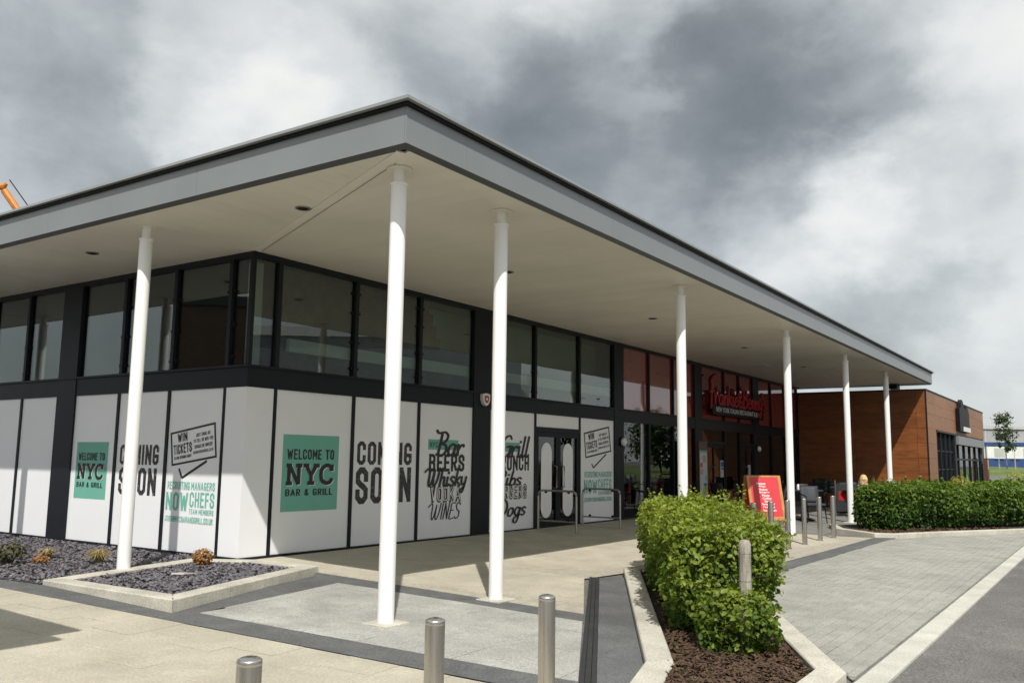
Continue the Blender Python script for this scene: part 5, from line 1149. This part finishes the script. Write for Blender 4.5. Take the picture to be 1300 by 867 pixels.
n = len(p); MB().add([(x, -.16, z) for x, z in p]+[(x, -.02, z) for x, z in p], [tuple(range(n)), tuple(range(2*n-1, n-1, -1))]+[(i, n+i, n+(i+1) % n, (i+1) % n) for i in range(n)]).build('logo_board', 'black_metal', sgn2)
MB().box(.9, 2.7, -.2, -.161, .02, .2).build('white_strip', 'vinyl_white', sgn2); MB().box(.5, .6, -.02, .0, .3, .5).build('bracket', 'black_metal', sgn2); MB().box(2.1, 2.2, -.02, .0, .3, .5).build('bracket', 'black_metal', sgn2)
nbd = thing('reflection_board', 'narrow brown board standing for a door reflection, with an orange notice, at the far end of the timber unit', 'sign', (38.7, -4.40, gz(39, -4.4)))
MB().box(-.25, .25, -.08, .08, 0, 1.75).build('board', 'menu_wood', nbd); MB().box(-.2, .2, -.09, -.081, 1.25, 1.7).build('notice', 'photo_orange', nbd); MB().tube([(.34, 0, 0), (.34, 0, 1.5)], .03, 8).build('pole', 'steel_rail', nbd, smooth=True)  # brown board puts a door reflection into colour; no pylon stands here

# ------------------------------------------------------------------ far background
def cabin(x, y, rz, label):
    t = thing('site_cabin', label, 'cabin', (x, y, gz(x, y)+.03), rz, 'blue and white site cabins'); W, Dp, Hh = 6.0, 2.5, 2.62
    MB().box(-W/2, W/2, -Dp/2, Dp/2, .05, Hh-.42).build('body', 'cabin_white', t); MB().box(-W/2-.03, W/2+.03, -Dp/2-.03, Dp/2+.03, -.3, .9).build('lower_band', 'cabin_blue', t); MB().box(-W/2-.05, W/2+.05, -Dp/2-.05, Dp/2+.05, Hh-.42, Hh).build('roof_band', 'cabin_blue', t)
    for xw in (-1.6, 1.5): MB().box(xw-.55, xw+.55, -Dp/2-.02, -Dp/2+.01, 1.05, 2.0).build('shutter', 'cabin_grey', t)
    for xw in (-2.95, 0, 2.95): MB().box(xw-.04, xw+.04, -Dp/2-.025, -Dp/2, .9, Hh-.43).build('post', 'cabin_grey', t)
cdir = math.atan2(-1.16-2.5, 102.99-100.5)
for k, lb in enumerate(('blue and white site cabin half hidden by the timber unit', 'blue and white site cabin behind the young tree', 'blue and white site cabin at the right edge of the picture')):
    q = (100.5-2.2*.56+k*6.1*.56, 3.5+2.2*.83-k*6.1*.83); cabin(q[0], q[1], cdir, lb)
wh = thing('warehouse', 'long pale grey warehouse shed far behind the site cabins', 'building', (205, 0, gz(205, 0)), cdir)
MB().box(-60, 60, -15, 15, 0, 7.0).build('wall', 'warehouse', wh); MB().box(-60.3, 60.3, -15.3, 15.3, 7.0, 7.6).build('roof', 'cabin_grey', wh)
for k in range(40): MB().box(-59+3*k, -58.8+3*k, -15.06, -15, 0, 7).build('cladding_rib', 'cabin_grey', wh)
for k in range(20): MB().box(-57+6*k, -55+6*k, -15.1, -15.061, 5.0, 6.2).build('window', 'anthracite', wh)
def tree(name, label, x, y, h, crown, n, mat, seed, trunk=.12, leaf=.16, base=.35, group=None):
    r = np.random.default_rng(seed); t = thing(name, label, 'tree', (x, y, gz(x, y)-.05), 0, group); m = MB()
    lean = r.normal(0, .03*h, 2); top = np.array([lean[0], lean[1], h*.93]); tr = [np.array([0, 0, 0]), np.array([lean[0]*.2, lean[1]*.2, h*.3]), np.array([lean[0]*.6, lean[1]*.6, h*.6]), top]
    m.tube(tr, [trunk, trunk*.75, trunk*.45, trunk*.08], 9); cl = []
    for k in range(34):
        f = r.uniform(base, .95); p0 = np.array([np.interp(f, [0, .32, .64, 1], [q[c] for q in tr]) for c in range(3)]); a = r.uniform(0, 6.28); ll = crown*(1.05-abs(f-.55)*1.3)*r.uniform(.6, 1.15)
        q = p0+np.array([math.cos(a)*ll, math.sin(a)*ll, ll*r.uniform(.15, .6)]); md = (p0+q)/2+np.array([0, 0, .06*ll]); m.tube([p0, md, q], [trunk*.3*(1.1-f), trunk*.18*(1.1-f), .006], 6)
        cl += [(md, .55), (q, .8), ((md+q)/2, .8)]
    m.build('trunk', 'tree_bark', t, smooth=True)
    ci = r.integers(0, len(cl), n); cc = np.array([cl[i][0] for i in ci]); sp = np.array([cl[i][1] for i in ci])*crown*.28
    d = r.normal(size=(n, 3)); P = cc+d*sp[:, None]*np.array([1, 1, .75]); N_ = d*.6+np.array([0, 0, .8])+r.normal(0, .4, (n, 3))
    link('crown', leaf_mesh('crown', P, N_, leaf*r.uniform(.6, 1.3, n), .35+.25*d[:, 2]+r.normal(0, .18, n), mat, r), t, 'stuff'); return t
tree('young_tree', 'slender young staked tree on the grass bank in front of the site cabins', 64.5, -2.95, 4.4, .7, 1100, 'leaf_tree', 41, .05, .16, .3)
for k, (dx, dy) in enumerate(((-.35, -.55), (.25, .5))):
    t = thing('tree_stake', ('timber stake on the right of the young tree', 'timber stake on the left of the young tree')[k], 'stake', (64.5+dx, -2.95+dy, gz(64.5, -3))); MB().tube([(0, 0, 0), (0, 0, .75)], .05, 8).build('pole', 'post_wood', t, smooth=True); MB().box(-.02, .02, -.3, .3, .62, .68).build('tie', 'black_metal', t)
# trees and verge across the car park (seen reflected in the glazing)
for k, (x, y, h, c, lb) in enumerate(((36, -15, 4.6, 1.5, 'small green tree across the car park, nearest the road'), (44, -19, 5.0, 1.7, 'small green tree across the car park, second along the verge'), (50, -17, 4.6, 1.5, 'small round tree across the car park, third along the verge'),
                                  (58, -22, 5.2, 1.8, 'small broad tree at the far end of the car park verge'))):
    tree('car_park_tree', lb, x, y, h, c, 2200, 'leaf_tree', 60+k, .12, .28, .2, 'trees across the car park')
def shed(name, label, x, y, rz, W, Dp, Hh, mat, band):
    t = thing(name, label, 'building', (x, y, gz(x, y)-.02), rz); MB().box(-W/2, W/2, -Dp/2, Dp/2, 0, Hh).build('wall', mat, t); MB().box(-W/2-.15, W/2+.15, -Dp/2-.15, Dp/2+.15, Hh, Hh+.5).build('parapet', band, t)
    MB().box(-W*.12, W*.12, -Dp/2-1.2, -Dp/2, 0, Hh+1.4).build('entrance_bay', band, t)
    for k in range(8): xa = -W/2+W*(k+.5)/8; MB().box(xa-1.2, xa+1.2, -Dp/2-.06, -Dp/2, .6, 2.8).build('window', 'glass_dark_solid', t)
pm('glass_dark_solid', (.03, .035, .04), .08, .1, 2); pm('shed_grey', (.27, .29, .32), .6, .06, .4)
shed('retail_shed', 'long blue grey retail shed across the car park behind the camera', 62, -52, math.pi-.6, 90, 24, 7.2, 'shed_grey', 'cabin_white')
shed('brick_block', 'red brown brick block across the road to the left', -48, 42, R(-40), 60, 18, 9.0, 'brick_wall', 'roof_dark')
vg = grid_sheet([22, 30, 40, 62], [-40, -30, -15], lambda x, y: gz(x, y)+.02).build('verge', 'grass'); vg['kind'] = 'structure'

# orange crane boom beyond the roof
cr_ = thing('mobile_crane', 'orange telescopic crane boom tip showing above the left roof edge', 'crane', (33.5, 37.0, 0), 0)
tipw = CAM + (fw + rt*((4-650)/1114.32) - up*((240-433.5)/1114.32))*48; low = CAM + (fw + rt*((22-650)/1114.32) - up*((266-433.5)/1114.32))*48
ax = (tipw-low).normalized(); o_ = Vector((33.5, 37.0, 0)); foot = tipw - ax*((tipw.z-2.6)/ax.z)
cr_.location = (foot.x, foot.y, 0); o_ = Vector((foot.x, foot.y, 0))
L3 = lambda v: tuple(Vector(v)-o_)
MB().tube([L3(foot), L3(foot+(tipw-foot)*.55)], .28, 8).build('boom_base', 'crane_orange', cr_); MB().tube([L3(foot+(tipw-foot)*.5), L3(tipw-ax*.1)], .19, 8).build('boom_tip', 'crane_orange', cr_)
MB().tube([L3(tipw-rt*.5+up*.08), L3(tipw+up*.12), L3(tipw+rt*.18+up*.3)], [.16, .2, .1], 8).build('head', 'crane_orange', cr_); MB().tube([L3(tipw+rt*.35+up*.5), L3(foot+(tipw-foot)*.3+up*1.2)], .03, 5).build('cable', 'black_metal', cr_)
bd_ = MB(); bd_.box(-4.5, 4.5, -1.25, 1.25, .9, 1.7); bd_.build('carrier', 'crane_orange', cr_); MB().box(-1.5, 1.6, -1.2, 1.2, 1.7, 3.0).build('cab', 'crane_orange', cr_)
for wx in (-3.4, -1.8, 1.8, 3.4):
    for wy in (-1.1, 1.1): wo = MB().lathe((0, 0), [(.3, -.2), (.62, -.18), (.65, 0), (.62, .18), (.3, .2)], 18).build('wheel', 'black_metal', cr_, smooth=True); wo.rotation_euler = (R(90), 0, 0); wo.location = (wx, wy, .65)

# unseen flat roof added just left of the frame to cast the forecourt shadow
K = Vector((-5.55, -4.10, 2.8))
ts = thing('unseen_shelter', 'unseen flat roof on posts, added to shade the forecourt at the left', 'shelter', (-6.9, -2.6, gz(-6.9, -2.6)))
o_ = ts.location.copy()
def tsb(m, nm, mt): m.v = [(x-o_.x, y-o_.y, z-o_.z) for x, y, z in m.v]; m.build(nm, mt, ts)
tsb(MB().box(K.x-2.2, K.x, K.y, K.y+2.8, K.z, K.z+.06), 'roof', 'fascia'); tsb(MB().box(K.x+.01, K.x+.27, K.y+.2, K.y+2.8, K.z+.005, K.z+.055), 'shade_strip', 'coping')  # side strip added to notch the edge of the roof's shadow
for xx, yy in ((K.x-.3, K.y+.5), (K.x-2.0, K.y+.3), (K.x-.3, K.y+2.5), (K.x-2.0, K.y+2.5)): tsb(MB().tube([(xx, yy, gz(xx, yy)), (xx, yy, K.z)], .04, 10), 'post', 'steel_rail')
